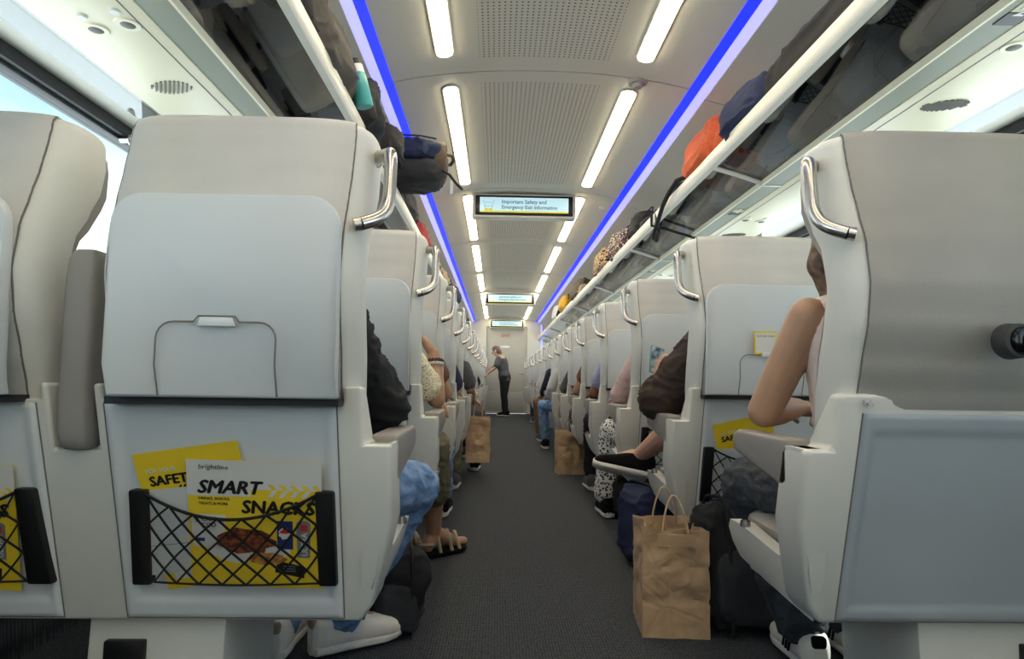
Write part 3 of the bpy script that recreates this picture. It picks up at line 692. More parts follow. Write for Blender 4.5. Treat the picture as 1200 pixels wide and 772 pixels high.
def paper_bag(loc, w, d, h, rot, label, group='brown paper bags', handles=True, hang=False, seed=1):
    root = tag(empty('paper_bag', loc, (0, 0, rot)), label, 'bag', group)
    m = MB(); per = [(-w/2, -d/2), (w/2, -d/2), (w/2, d/2), (-w/2, d/2)]; N = 18; rings = []
    for j in range(27):
        v = j/26; ring = []
        for e in range(4):
            a, b = V(per[e]), V(per[(e+1) % 4])
            for q in range(N):
                u = q/N; p = a.lerp(b, u); fold = 0
                if e in (1, 3): fold = -.03*(1-abs(2*u-1))*v**1.5
                nrm = V(((1 if e == 1 else -1 if e == 3 else 0), (1 if e == 2 else -1 if e == 0 else 0)))
                q3 = V((p.x, p.y, v*h)); q3 = q3+V((p.z if len(p) > 2 else 0, 0, 0)) if False else q3; n = noise.noise(q3*7+V((seed, 0, 0)))*.016+abs(noise.noise(q3*11+V((0, seed, 3))))*.034-abs(noise.noise(q3*19+V((3, seed, 7))))*.018
                crease = -.004 if abs(v-.33) < .02 or abs(v-.66) < .02 else 0
                p = p+nrm*(fold+(n-.006)*min(1, .25+v*1.5)*min(1, .15+4*u*(1-u))+crease); ring.append(V((p.x, p.y, v*h+(noise.noise(V((u*4+e*3, seed, 0)))*.012 if j == 26 else 0))))
        rings.append(ring)
    m.loft(rings, True, False); m.build('bag_body', M_kraft, root, solid=.0015, ang=40)
    if handles:
        for q in (-1, 1):
            hh = .13 if not hang else .2
            pts = [V((-w*.2+w*.4*t_, q*d*.46+(q*-.02)*math.sin(math.pi*t_)+.01*math.sin(5*t_), h-.03+(hh)*math.sin(math.pi*t_)**.7)) for t_ in [i/14 for i in range(15)]]
            MB().tube(pts, .0032, 7).build('handle', M_kraft, root)
    MB().b2((-w*.28, -d/2-.004, h-.05), (w*.28, -d/2+.001, h-.012)).build('handle_patch', M_kraft, root)
    return root
paper_bag((.372, 2.21, .0), .205, .235, .325, -.08, 'large crumpled brown paper bag with twisted handles on the aisle floor, nearest')
paper_bag((.44, 5.75, .0), .24, .17, .36, .1, 'brown paper bag on the floor by the sixth right seat', seed=5)
paper_bag((-.345, 5.42, .13), .19, .14, .36, .05, 'brown paper bag hanging at the aisle armrest of the fifth left seat', hang=True, seed=9)
def fab(name, c, **k): return mat(name, c, .85, noise_s=30, noise_a=.05, bump=.3, bump_s=150, **k)
F_blk = fab('black_fabric', '#18181b'); F_navy = fab('navy_fabric', '#1c2748'); F_brn = fab('brown_fabric', '#5a4c3d'); F_gry = fab('grey_fabric', '#55565a'); F_dg = fab('charcoal_fabric', '#2b2c30')
F_org = fab('orange_fabric', '#c2552a'); F_yel = fab('yellow_fabric', '#c99a2a'); F_lil = fab('lilac_fabric', '#8f88a2'); F_teal = mat('teal_metal', '#3b9a9c', .35); F_red = fab('red_fabric', '#9c2f2c'); F_tan = fab('tan_fabric', '#9b8a70')
F_flor = pattern('floral_print', '#14161c', '#b9a27a', 34, .42, c3='#a33a3a'); F_pat = pattern('ethnic_print', '#d5cbb4', '#3a3440', 40, .38, c3='#a2503c')
F_wht = fab('white_fabric', '#d9d8d4')
def backpack(loc, dim, rot, body, pocket_m, label, trim=F_blk, group='luggage on the racks', name='backpack', strap=True, seed=0, cat='bag'):
    root = tag(empty(name, loc, rot), label, cat, group); w, d, h = dim
    b = MB().ell((0, 0, h/2), (w/2, d/2, h/2), n=5, nz=4, seg=72, rings=44).build('body', body, root, ang=80); wrinkle(b, .026, 7, seed, .012)
    p = MB().ell((0, -d*.40, h*.36), (w*.40, d*.20, h*.30), n=5, nz=4, seg=44, rings=26).build('front_pocket', pocket_m, root, ang=80); wrinkle(p, .012, 12, seed+2, .006)
    for q in (-.26, .26):
        MB().tube([V((q*w, d*.535*math.copysign(abs(math.sin(t_))**.45, math.sin(t_))*1.0, h/2+h*.54*math.copysign(abs(math.cos(t_))**.45, math.cos(t_)))) for t_ in [6.283*i/36 for i in range(36)]], .006, 6, True).build('compression_strap', trim, root)
    z = MB().tube([V((w*.455*math.sin(t_), -d*.30*1.0, h*.55+h*.40*math.cos(t_))) for t_ in [(-1.8+3.6*i/18) for i in range(19)]], .005, 6).build('zipper', trim, root)
    if strap:
        for q in (-1, 1):
            MB().tube([V((q*w*.2, d*.44, h*.90)), V((q*w*.24, d*.60, h*.75)), V((q*w*.27, d*.62, h*.45)), V((q*w*.33, d*.50, h*.15))], .013, 8).build('shoulder_strap', trim, root)
    MB().tube([V((-w*.13, d*.1, h*.96)), V((-w*.10, d*.1, h*1.05)), V((w*.10, d*.1, h*1.05)), V((w*.13, d*.1, h*.96))], .008, 8).build('carry_handle', trim, root)
    return root
def suitcase(loc, dim, rot, m, label, group='luggage on the racks'):
    root = tag(empty('suitcase', loc, rot), label, 'suitcase', group); w, d, h = dim
    MB().b2((-w/2, -d/2, .012), (w/2, d/2, h)).build('case_body', m, root, bevel=.025, bseg=4)
    MB().b2((-w/2-.001, -.006, .02), (w/2+.001, .006, h+.001)).build('zipper', F_blk, root, bevel=.002)
    for a in (-1, 1):
        MB().cyl((a*w*.42, -d*.35, .012), (a*w*.42, -d*.35+.03, .012), .012).build('wheel', M_black, root)
    MB().tube([V((-.06, -d/2-.002, h*.5)), V((-.05, -d/2-.025, h*.5)), V((.05, -d/2-.025, h*.5)), V((.06, -d/2-.002, h*.5))], .008).build('carry_handle', M_black, root)
    return root
TL = -.30
# --- left rack
SH = 1.80
backpack((-.98, 1.63, 1.765), (.40, .30, .26), (0, -.28, 0), F_lil, F_lil, 'pale lilac soft bag on the left rack, nearest the camera', seed=3, strap=False, name='soft_bag')
backpack((-.90, 2.25, 1.785), (.38, .56, .24), (0, -.25, 0), fab('taupe_fabric', '#4a4540'), F_blk, 'grey and black backpack on the left rack with a bottle beside it', seed=4)
p = V((-.735, 2.56, 1.846)); r0 = tag(empty('water_bottle', p, (.1, -.25, 0)), 'teal and white water bottle held by the grey backpack on the left rack', 'bottle')
MB().loft([[V((r_*math.cos(6.283*i/20), r_*math.sin(6.283*i/20), z)) for i in range(20)] for r_, z in ((.030, 0), (.034, .006), (.034, .12), (.030, .135))]).build('bottle_body', F_teal, r0)
MB().cyl((0, 0, .128), (0, 0, .165), .031, .029, 20).build('bottle_neck', M_white, r0); MB().cyl((0, 0, .165), (0, 0, .19), .024, .022, 20).build('bottle_cap', M_black, r0, bevel=.003)
backpack((-.88, 2.86, 1.79), (.38, .34, .24), (0, -.25, .2), F_dg, F_blk, 'small charcoal bag on the left rack beyond the bottle', seed=6)
backpack((-.86, 3.22, 1.795), (.40, .30, .22), (0, -.2, -.3), F_blk, F_dg, 'crumpled black jacket bag on the left rack before the navy backpack', seed=8)
bpk = tag(empty('backpack', (-.735, 3.74, 1.85), (0, -.03, .12)), 'navy and brown backpack jutting over the left rack rail into the aisle', 'bag', 'luggage on the racks')
o = MB().ell((-.02, 0, .085), (.235, .19, .075), n=5, nz=3.5, seg=72, rings=36).build('rear_compartment', F_dg, bpk, ang=80); wrinkle(o, .012, 8, 2, .010)
o = MB().ell((.0, -.005, .195), (.225, .175, .085), n=4.5, nz=3, seg=72, rings=36).build('front_compartment', F_navy, bpk, ang=80); wrinkle(o, .014, 8, 5, .012)
o = MB().ell((.185, 0, .165), (.055, .165, .11), n=3.5, nz=3, seg=48, rings=30).build('brown_end_panel', F_brn, bpk, ang=80); wrinkle(o, .010, 9, 7, .006)
o = MB().ell((-.02, -.165, .20), (.15, .030, .060), n=4, nz=3, seg=48, rings=24).build('side_pocket', F_navy, bpk, ang=80); wrinkle(o, .010, 12, 7, .008)
MB().tube([V((.228, -.06, .20)), V((.262, -.05, .20)), V((.275, 0, .19)), V((.262, .05, .18)), V((.228, .06, .18))], .010, 8).build('carry_handle', F_brn, bpk)
MB().tube([V((.20, -.15, .08)), V((.24, -.17, .05)), V((.275, -.18, .0)), V((.31, -.18, -.035))], .007, 7).build('shoulder_strap', F_blk, bpk)
MB().tube([V((-.2, -.178, .255)), V((-.05, -.186, .262)), V((.08, -.18, .262)), V((.17, -.12, .27))], .005, 6).build('zipper', F_blk, bpk)
MB().b2((.245, -.13, -.045), (.262, -.07, .035)).build('luggage_tag', M_pw, bpk, bevel=.002)
backpack((-.93, 4.35, 1.775), (.40, .50, .25), (0, -.25, 0), F_blk, F_dg, 'black duffel on the left rack just beyond the navy backpack', seed=12)
suitcase((-1.14, 1.05, 1.745), (.40, .62, .17), (0, -.05, 0), fab('slate_fabric', '#33363d'), 'dark slate suitcase lying deep on the left rack nearest the camera')
cols = [(F_red, F_blk, 'red and black'), (F_gry, F_blk, 'grey'), (F_flor, F_blk, 'floral'), (F_tan, F_brn, 'tan'), (F_blk, F_gry, 'black'), (F_navy, F_blk, 'navy'), (F_org, F_blk, 'orange'), (F_gry, F_dg, 'steel grey'), (F_brn, F_tan, 'brown'), (F_dg, F_blk, 'charcoal')]
for i, y in enumerate((5.35, 5.95, 6.6, 7.3, 8.1, 9.0, 9.8, 10.7, 11.8, 13.2)):
    a, b2_, nm_ = cols[i]
    backpack((-.92+.04*random.uniform(-1, 1), y, 1.78), (.38, random.uniform(.4, .55), random.uniform(.2, .27)), (0, -.25, random.uniform(-.2, .2)), a, b2_, '%s bag on the left rack, %s one beyond the navy backpack' % (nm_, ords[i+1]), seed=20+i, strap=i < 4)
# --- right rack
suitcase((1.17, 2.05, 1.745), (.34, .62, .17), (0, .05, 0), fab('warm_grey_fabric', '#6d6763'), 'warm grey suitcase lying deep on the right rack, seen through the glass')
suitcase((1.14, 3.75, 1.745), (.36, .60, .17), (0, .05, 0), fab('pale_grey_fabric', '#8d8f8f'), 'pale grey suitcase on the right rack behind the flat pouch')
backpack((.87, 2.0, 1.80), (.19, .95, .17), (0, .1, 0), F_blk, F_dg, 'long black duffel on the right rack, nearest the camera', seed=31, name='duffel_bag')
backpack((.90, 2.62, 1.785), (.36, .42, .17), (0, .25, .1), F_navy, F_blk, 'dark navy folded jacket bag on the right rack beside the orange bag', seed=32, strap=False)
backpack((.92, 3.22, 1.78), (.40, .50, .27), (0, .25, 0), F_org, F_org, 'orange duffel bag with black straps on the right rack rail', seed=33)
backpack((.93, 3.78, 1.78), (.34, .36, .13), (0, .25, 0), F_blk, F_dg, 'flat black pouch on the right rack past the orange bag', seed=34, strap=False)
m = MB(); 
sp_ = [(.80, 3.45, 1.88), (.755, 3.50, 1.87), (.745, 3.62, 1.84), (.742, 3.75, 1.80), (.745, 3.88, 1.74), (.75, 3.98, 1.70), (.76, 4.05, 1.67), (.765, 4.0, 1.65), (.76, 3.93, 1.68), (.765, 3.98, 1.76), (.78, 4.06, 1.85)]
m = m.tube([V(q) for q in sp_], .013, 8); r0 = m.build('webbing_strap', F_blk, off=(.76, 3.8, 1.75)); r0.location = (.76, 3.8, 1.75); tag(r0, 'black webbing strap looping down from the right rack past the orange bag', 'strap')
m = MB().tube([V(q) for q in [(.79, 4.10, 1.852), (.757, 4.10, 1.84), (.757, 4.10, 1.765), (.85, 4.10, 1.745), (1.03, 4.10, 1.693)]], .009, 8); r0 = m.build('tie_strap', F_blk, off=(.8, 4.1, 1.7)); r0.location = (.8, 4.1, 1.7); tag(r0, 'black tie strap wrapped under the glass of the right rack', 'strap')
backpack((.92, 4.75, 1.78), (.38, .40, .22), (0, .25, 0), F_blk, F_dg, 'rounded black bag on the right rack before the patterned bag', seed=35)
backpack((.90, 5.45, 1.785), (.36, .50, .26), (0, .2, .15), F_pat, F_pat, 'patterned cream and brown tote on the right rack', seed=36, name='tote_bag')
backpack((.88, 6.35, 1.79), (.34, .66, .26), (0, .2, 0), F_flor, F_flor, 'black floral print bag on the right rack', seed=37, name='tote_bag')
backpack((.90, 8.3, 1.785), (.36, .7, .25), (0, .2, 0), F_brn, F_tan, 'brown bag far along the right rack', seed=38)
backpack((.88, 9.9, 1.79), (.36, .6, .26), (0, .2, 0), F_yel, F_yel, 'yellow bag far along the right rack', seed=39)
backpack((.90, 11.2, 1.785), (.38, .6, .26), (0, .2, 0), F_wht, F_blk, 'black and white bag farthest along the right rack', seed=40)
# --- on the floor
backpack((.60, 2.17, .0), (.30, .17, .40), (-.10, 0, .15), F_blk, F_dg, 'black backpack standing on the floor beside the nearest paper bag', group='bags on the floor', seed=41)
backpack((-.515, 2.20, .0), (.17, .24, .25), (0, 0, .2), F_blk, F_dg, 'black bag on the floor right of the white sneakers', group='bags on the floor', seed=42)
backpack((.50, 2.92, .0), (.30, .24, .34), (0, 0, .3), F_navy, F_navy, 'navy bag on the floor under the crossed legs', group='bags on the floor', seed=43)
backpack((.62, 3.92, .0), (.30, .2, .28), (0, 0, .1), F_blk, F_blk, 'black bag on the floor by the third right seat', group='bags on the floor', seed=44)
# coat hook on the left window pillar
p = V((-1.597, 2.42, 1.645))
r0 = tag(empty('coat_hook', p), 'small steel coat hook on the left wall by the window top', 'hook')
MB().cyl(p, p+V((.035, 0, 0)), .012).build('stem', M_steel, r0, p); MB().cyl(p+V((.032, 0, 0)), p+V((.045, 0, 0)), .021, .018).build('knob', M_steel, r0, p, bevel=.003)
# ------------------------------------------------------------------ people
def rotv(v, ax, a): return Matrix.Rotation(a, 3, ax) @ v
def hand(m, w, d, n, side, curl=.5, sc=1.0, point=False):
    """w wrist, d pointing direction, n palm normal, side +1 thumb towards d x n, -1 the other way"""
    d = V(d).normalized(); n = V(n); n = (n-d*n.dot(d)).normalized(); l = d.cross(n)*side
    k = sc
    for j, (off, ln, rr) in enumerate(((.030, .070, .0085), (.010, .080, .009), (-.010, .074, .0087), (-.029, .058, .0078))):
        base = w+d*.018*k+l*off*.6*k; kn = w+d*(.088-.004*abs(j-1))*k+l*off*k
        m.cap(base, kn, .0145*k, .0115*k, 8, 3)
        p = kn; dd = d; a = curl*(.75+.12*j)
        for s_, q in ((.45, .55), (.32, 1.0), (.25, .8)):
            dd = rotv(dd, (l*side if False else d.cross(n)), 0) if False else (dd*math.cos(a*q)+dd.cross(d.cross(n)).normalized()*0)+n*0 if False else dd
            ax = d.cross(n); dd = Matrix.Rotation(a*q, 3, ax) @ dd
            e = p+dd*ln*s_*k; m.cap(p, e, rr*k, rr*.9*k, 8, 3); p = e
    b = w+d*.022*k+l*.020*k; t1 = b+(d*.55+l*.75+n*.25).normalized()*.045*k; t2 = t1+(d*.85+l*.25+n*.35).normalized()*.032*k; t3 = t2+(d*.9+n*.4).normalized()*.024*k
    m.cap(b, t1, .0155*k, .0115*k, 8, 3); m.cap(t1, t2, .0108*k, .0095*k, 8, 3); m.cap(t2, t3, .0095*k, .008*k, 8, 3)
    m.cap(w-d*.01, w+d*.05*k, .024*k, .022*k, 10, 3)
SK = {'tan': mat('skin_tan', '#b08a70', .5, noise_s=12, noise_a=.03), 'fair': mat('skin_fair', '#c9a08a', .5, noise_s=12, noise_a=.03), 'brown': mat('skin_brown', '#8d5d40', .5, noise_s=12, noise_a=.03)}
HR = {'brown': mat('hair_brown', '#6a5442', .6, noise_s=40, noise_a=.25), 'blond': mat('hair_blond', '#8d7657', .6, noise_s=40, noise_a=.2), 'grey': mat('hair_grey', '#8b867e', .6, noise_s=40, noise_a=.2), 'black': mat('hair_black', '#1d1916', .6, noise_s=40, noise_a=.2)}
M_eye = mat('eye_dark', '#20160f', .2); M_lip = mat('lips', '#9a5548', .5); M_sole = mat('sole_white', '#d8d6d0', .5); M_sbl = mat('shoe_black', '#0b0b0c', .9, spec=.2)
def person(label, H, yaw=0, lean=-.12, side_lean=0, skin='fair', hair='brown', hstyle='short', head_yaw=0, nod=0.1, top=None, sleeve=.55, bottom=None, pants=1.0,
           RA=None, LA=None, RL=None, LL=None, feet=(0, 0), shoes=(M_sbl, M_sbl), vox=.009, sc=1.0, group='seated passengers', loose=.012, bare=False, glasses=False, handR=None, handL=None, sandal=False, hem=1.0, footpitch=(0, 0), locks=(), tab=None, soles=((0, 0, -1), (0, 0, -1))):
    H = V(H); f = V((-math.sin(yaw), math.cos(yaw), 0)); r = V((math.cos(yaw), math.sin(yaw), 0)); up = V((0, 0, 1))
    up = (up*math.cos(lean)+f*math.sin(lean)); up = (up+r*math.sin(side_lean)).normalized()
    fo = (f-up*f.dot(up)).normalized(); ro = fo.cross(up)*1; ro = ro if ro.dot(r) > 0 else -ro
    root = tag(empty('person', (H.x, H.y, 0)), label, 'person', group); off = root.location
    S = lambda t_: H+up*(t_*sc)
    TORS = [(-.09, .12, .09), (-.03, .165, .118), (.06, .158, .118), (.15, .140, .095), (.27, .152, .112), (.37, .165, .110), (.43, .160, .095), (.475, .11, .075), (.50, .06, .058)]
    def torso(m, g, t0=-1, t1=9):
        R = []
        for t_, a, b in TORS:
            if t_ < t0 or t_ > t1: continue
            R.append([S(t_)+ro*((a+g)*sc*math.cos(6.283*i/20))+fo*((b+g)*sc*math.sin(6.283*i/20)) for i in range(20)])
        m.loft(R)
    N_ = S(.495); hf = Matrix.Rotation(head_yaw, 3, up) @ fo; hr = Matrix.Rotation(head_yaw, 3, up) @ ro; hu = (up*math.cos(nod)+hf*math.sin(nod)).normalized(); hf2 = (hf-hu*hf.dot(hu)).normalized()
    hc = N_+hu*.155*sc+hf2*.02*sc
    HM = Matrix((hr, hf2, hu)).transposed()
    hp = lambda x, y, z: hc+hr*x*sc+hf2*y*sc+hu*z*sc
    sh = {1: S(.425)+ro*.158*sc, -1: S(.425)-ro*.158*sc}
    arms = {}
    for q, A in ((1, RA), (-1, LA)):
        if A is None: A = (sh[q]-up*.25*sc+fo*.04+ro*q*.03, None)
        el = V(A[0]); wr = V(A[1]) if A[1] is not None else el+fo*.22*sc-ro*q*.10
        arms[q] = (sh[q], el, wr)
    legs = {}
    for q, A in ((1, RL), (-1, LL)):
        hj = H+r*q*.088*sc+up*-.01
        if A is None: A = (hj+f*.44*sc+V((0, 0, -.02)), hj+f*.44*sc+V((0, 0, -.43*sc)))
        kn, an = V(A[0]), V(A[1]); legs[q] = (hj, kn, an)
    m = MB(); torso(m, 0)
    m.cap(S(.44), hp(0, -.012, -.05), .056*sc, .050*sc)
    m.ell(hp(0, -.008, .018), (.073*sc, .093*sc, .092*sc), HM); m.ell(hp(0, .025, -.045), (.055*sc, .060*sc, .062*sc), HM); m.ell(hp(0, .062, -.078), (.024*sc, .020*sc, .018*sc), HM)
    m.cap(hp(0, .083, .005), hp(0, .100, -.028), .009*sc, .013*sc, 8, 3); m.cap(hp(-.02, .078, .028), hp(.02, .078, .028), .012*sc, .012*sc, 8, 3)
    m.cap(hp(-.016, .080, -.055), hp(.016, .080, -.055), .010*sc, .010*sc, 8, 3)
    for q in (-1, 1): m.ell(hp(q*.074, -.008, -.008), (.010*sc, .020*sc, .031*sc), HM, seg=10, rings=6)
    for q in (-1, 1):
        s_, e, w = arms[q]
        m.cap(s_, e, .047*sc, .040*sc); m.cap(e, e.lerp(w, .35), .040*sc, .040*sc); m.cap(e.lerp(w, .35), w, .040*sc, .026*sc)
        hd = handR if q == 1 else handL
        d = (w-e).normalized()
        if hd is None: hand(m, w, (d+V((0, 0, -.25))).normalized(), V((0, 0, -1)), -q if q == 1 else -q, .45, sc)
        else: hand(m, w, hd[0], hd[1], hd[3] if len(hd) > 3 else -q, hd[2], sc)
        hj, kn, an = legs[q]
        m.cap(hj, kn, .080*sc, .056*sc); m.cap(kn, kn.lerp(an, .35), .054*sc, .054*sc); m.cap(kn.lerp(an, .35), an, .054*sc, .034*sc)
        fy = yaw+feet[0 if q == 1 else 1]; fp = footpitch[0 if q == 1 else 1]; fd = V((-math.sin(fy)*math.cos(fp), math.cos(fy)*math.cos(fp), math.sin(fp)))
        dn = V(soles[0 if q == 1 else 1]); dn = (dn-fd*dn.dot(fd)).normalized()
        hl = an+dn*.045-fd*.035; tb = an+dn*.052+fd*.135
        m.cap(an, hl, .036, .030); m.cap(an+fd*.02, tb, .036, .024); m.cap(tb, tb+fd*.045, .025, .018)
    body = m.build('body', SK[skin], root, off, remesh=vox, sm=3)
    # clothes
    if top is not None:
        m = MB(); torso(m, loose, -.1, .44)
        for q in (-1, 1):
            s_, e, w = arms[q]
            if sleeve <= 0: m.cap(S(.44)+ro*q*.07, s_-ro*q*.03, .05*sc, .045*sc); continue
            g = loose+.006
            if sleeve <= 1: m.cap(s_, s_.lerp(e, sleeve), .050*sc+g, .044*sc+g*1.4)
            else: m.cap(s_, e, .050*sc+g, .042*sc+g); m.cap(e, e.lerp(w, sleeve-1), .043*sc+g, .030*sc+g)
        o = m.build('top', top, root, off, remesh=max(vox, .008), sm=4); wrinkle(o, .006 if loose < .014 else .012, 9, len(label), .004 if loose < .014 else .009)
    if bottom is not None:
        m = MB(); torso(m, .010, -.2, .10)
        for q in (-1, 1):
            hj, kn, an = legs[q]
            if pants < 1: m.cap(hj, hj.lerp(kn, pants), .092*sc, .075*sc)
            else:
                m.cap(hj, kn, .094*sc, .074*sc); m.cap(kn, kn.lerp(an, min(1, pants-1)), .073*sc, (.062*hem)*sc, 14, 2)
        o = m.build('trousers', bottom, root, off, remesh=max(vox, .008), sm=4); wrinkle(o, .006, 10, len(label)+3, .006)
    # hair
    HM3 = HM
    m = MB(); m.ell(hp(0, -.022, .034), (.080*sc, .092*sc, .090*sc), HM3)
    if hstyle == 'long':
        m.ell(hp(0, -.060, -.045), (.078*sc, .050*sc, .11*sc), HM3); m.ell(hp(0, -.070, -.14), (.070*sc, .035*sc, .10*sc), HM3)
        for q in (-1, 1): m.cap(hp(q*.070, -.03, .0), hp(q*.082, -.02, -.16), .026*sc, .018*sc)
    if hstyle == 'bob':
        m.ell(hp(0, -.050, -.04), (.085*sc, .06*sc, .09*sc), HM3)
    if hstyle == 'pony': m.cap(hp(0, -.11, .03), hp(0, -.13, -.14), .028*sc, .014*sc)
    for a_3, b_3, r0_, r1_ in locks: m.cap(a_3, b_3, r0_, r1_)
    o = m.build('hair', HR[hair], root, off, remesh=max(vox, .007), sm=3); wrinkle(o, .008, 25, 3)
    for q in (-1, 1):
        MB().ell(hp(q*.030, .079, .008), (.012*sc, .008*sc, .007*sc), HM).build('eye', M_eye, root, off)
    MB().ell(hp(0, .089, -.055), (.020*sc, .006*sc, .006*sc), HM).build('mouth', M_lip, root, off)
    if glasses:
        g = MB()
        for q in (-1, 1): g.tube([hp(q*.032+.024*math.cos(6.283*i/14), .094, .008+.018*math.sin(6.283*i/14)) for i in range(14)], .0025, 6, True)
        g.tube([hp(-.009, .096, .01), hp(.009, .096, .01)], .0025, 6)
        for q in (-1, 1): g.tube([hp(q*.056, .092, .01), hp(q*.078, .0, .012)], .0025, 6)
        g.build('glasses', M_black, root, off)
    # shoes
    for i, q in enumerate((1, -1)):
        hj, kn, an = legs[q]; fy = yaw+feet[i]; fp = footpitch[i]; fd = V((-math.sin(fy)*math.cos(fp), math.cos(fy)*math.cos(fp), math.sin(fp)))
        dn = V(soles[i]); dn = (dn-fd*dn.dot(fd)).normalized(); lt = fd.cross(dn).normalized()
        M = Matrix((lt, fd, -dn)).transposed().to_4x4(); M.translation = an+dn*.092; M = M @ Matrix.Diagonal((.94, .90, 1, 1))
        P_ = lambda x, y, z: M @ V((x, y, z))
        up_m, so_m = shoes[i] if isinstance(shoes[i], tuple) else (shoes[i], M_sole)
        def sec(y, w, z0, z1, n=24): return [P_(w*math.cos(6.283*k/n)*(1 if abs(math.cos(6.283*k/n)) < .7 else 1), y, (z0+z1)/2+(z1-z0)/2*math.copysign(abs(math.sin(6.283*k/n))**.7, math.sin(6.283*k/n))) for k in range(n)]
        if sandal:
            m = MB().loft([sec(y, w+.004, 0, .03) for y, w in ((-.085, .014), (-.07, .034), (-.03, .038), (.04, .037), (.11, .047), (.16, .043), (.195, .026), (.205, .010))]); s1 = m.build('sandal', so_m, root, off)
            st = []
            for y, zt, w in ((.135, .088, .042), (.085, .102, .042), (.015, .120, .040)):
                MB().tube([P_(w*math.cos(a_2), y+.012*math.sin(2*a_2), .02+(zt-.02)*math.sin(a_2)) for a_2 in [math.pi*k/12 for k in range(13)]], .0085, 6).build('strap', up_m, s1, (0, 0, 0)) if False else st.append([P_(w*math.cos(a_2), y+.012*math.sin(2*a_2), .02+(zt-.02)*math.sin(a_2)) for a_2 in [math.pi*k/12 for k in range(13)]])
            st.append([P_(.038*math.cos(a_2), -.03-.05*math.sin(a_2), .06) for a_2 in [math.pi*k/12 for k in range(13)]])
            for pts in st: MB().tube(pts, .009, 6).build('strap', up_m, s1, off)
            continue
        m = MB().loft([sec(y, w+.003, .014, z1+.006) for y, w, z1 in ((-.098, .020, .082), (-.086, .033, .104), (-.06, .041, .112), (-.02, .043, .114), (.02, .043, .110), (.06, .045, .096), (.10, .049, .082), (.14, .051, .072), (.175, .046, .064), (.198, .034, .056), (.210, .018, .044))])
        s1 = m.build('shoe', up_m, root, off, remesh=.004, sm=2)
        MB().loft([sec(y, w, zz_, zz_+.034) for y, w, zz_ in ((-.098, .018, .004), (-.086, .037, 0), (-.04, .043, 0), (.02, .043, 0), (.09, .050, 0), (.14, .053, 0), (.18, .047, .003), (.206, .034, .008), (.217, .018, .013))]).build('sole', so_m, s1, off)
        if tab is not None:
            MB().ell(P_(0, -.091, .092), (.020, .010, .016), M.to_3x3().normalized(), n=4, nz=4).build('heel_tab', tab, s1, off)
            for k in range(3):
                for q2 in (-1, 1): MB().tube([P_(q2*.050, .01+.022*k, .035), P_(q2*.047, .0+.022*k, .075)], .0035, 6).build('side_stripe', tab, s1, off) if tab is M_sbl else None
        if vox < .007:
            for k in range(4):
                y = .045+.022*k; MB().tube([P_(-.018, y, .100-.011*k), P_(0, y+.004, .106-.011*k), P_(.018, y, .100-.011*k)], .0022, 5).build('lace', so_m, s1, off)
            MB().tube([P_(.030*math.cos(a_2), -.03+.045*math.sin(a_2)*1.1, .109) for a_2 in [6.283*k/20 for k in range(20)]], .004, 6, True).build('collar', M_sbl, s1, off)
    return root
def cl(n, c, **k): return mat(n, c, .85, noise_s=14, noise_a=.05, bump=.35, bump_s=90, **k)
C_blk = cl('cloth_black', '#131316'); C_jean = mat('denim_light', '#7d9bc2', .85, noise_s=25, col2='#5878a3', bump=.4, bump_s=120); C_djean = mat('denim_dark', '#45484f', .85, noise_s=25, col2='#2d3036', bump=.4, bump_s=120)
C_khaki = cl('khaki', '#6b6650'); C_bls = pattern('blouse_print', '#d9cf9a', '#eee9dc', 80, .45, c3='#b79a3a'); C_navy = pattern('navy_stripe', '#2a2f55', '#1d2140', 60, .5, kind='WAVE'); C_gry = cl('cloth_grey', '#55555a')
C_brn = cl('cloth_brown', '#3b2e29'); C_pink = cl('cloth_pink', '#cdb0ad'); C_pat = pattern('leaf_print', '#1a1b1e', '#e3e2dd', 60, .40); C_lil = cl('cloth_lilac', '#9aa0c4'); C_wht = cl('cloth_white', '#d6d7d8'); C_tank = cl('cloth_blush', '#e2cfc6')
C_brn2 = cl('cloth_rust', '#7b5641'); C_shorts = cl('cloth_taupe', '#5a5654'); C_dnv = cl('cloth_dnavy', '#1c2236'); C_beige = cl('cloth_beige', '#b79a86')
W_up = mat('sneaker_white', '#e4e0d8', .55, bump=.1, bump_s=200)
def hipof(s, k, dx=0): return V((s*(.69+dx), ROW(k)+.30, .525))
# L1
person('seated person in black jacket and light blue jeans with white sneakers, nearest left', (-.72, 1.53, .52), lean=-.05, skin='tan', hair='black', top=C_blk, sleeve=2, loose=.016, bottom=C_jean, pants=2, sc=.95,
       RA=((-.463, 1.60, .715), (-.56, 1.82, .66)), RL=((-.425, 1.95, .475), (-.640, 1.99, .095)), LL=((-.76, 1.97, .50), (-.805, 1.98, .095)), feet=(-.95, .05), tab=F_tan, shoes=((W_up, M_sole), (W_up, M_sole)), vox=.006)
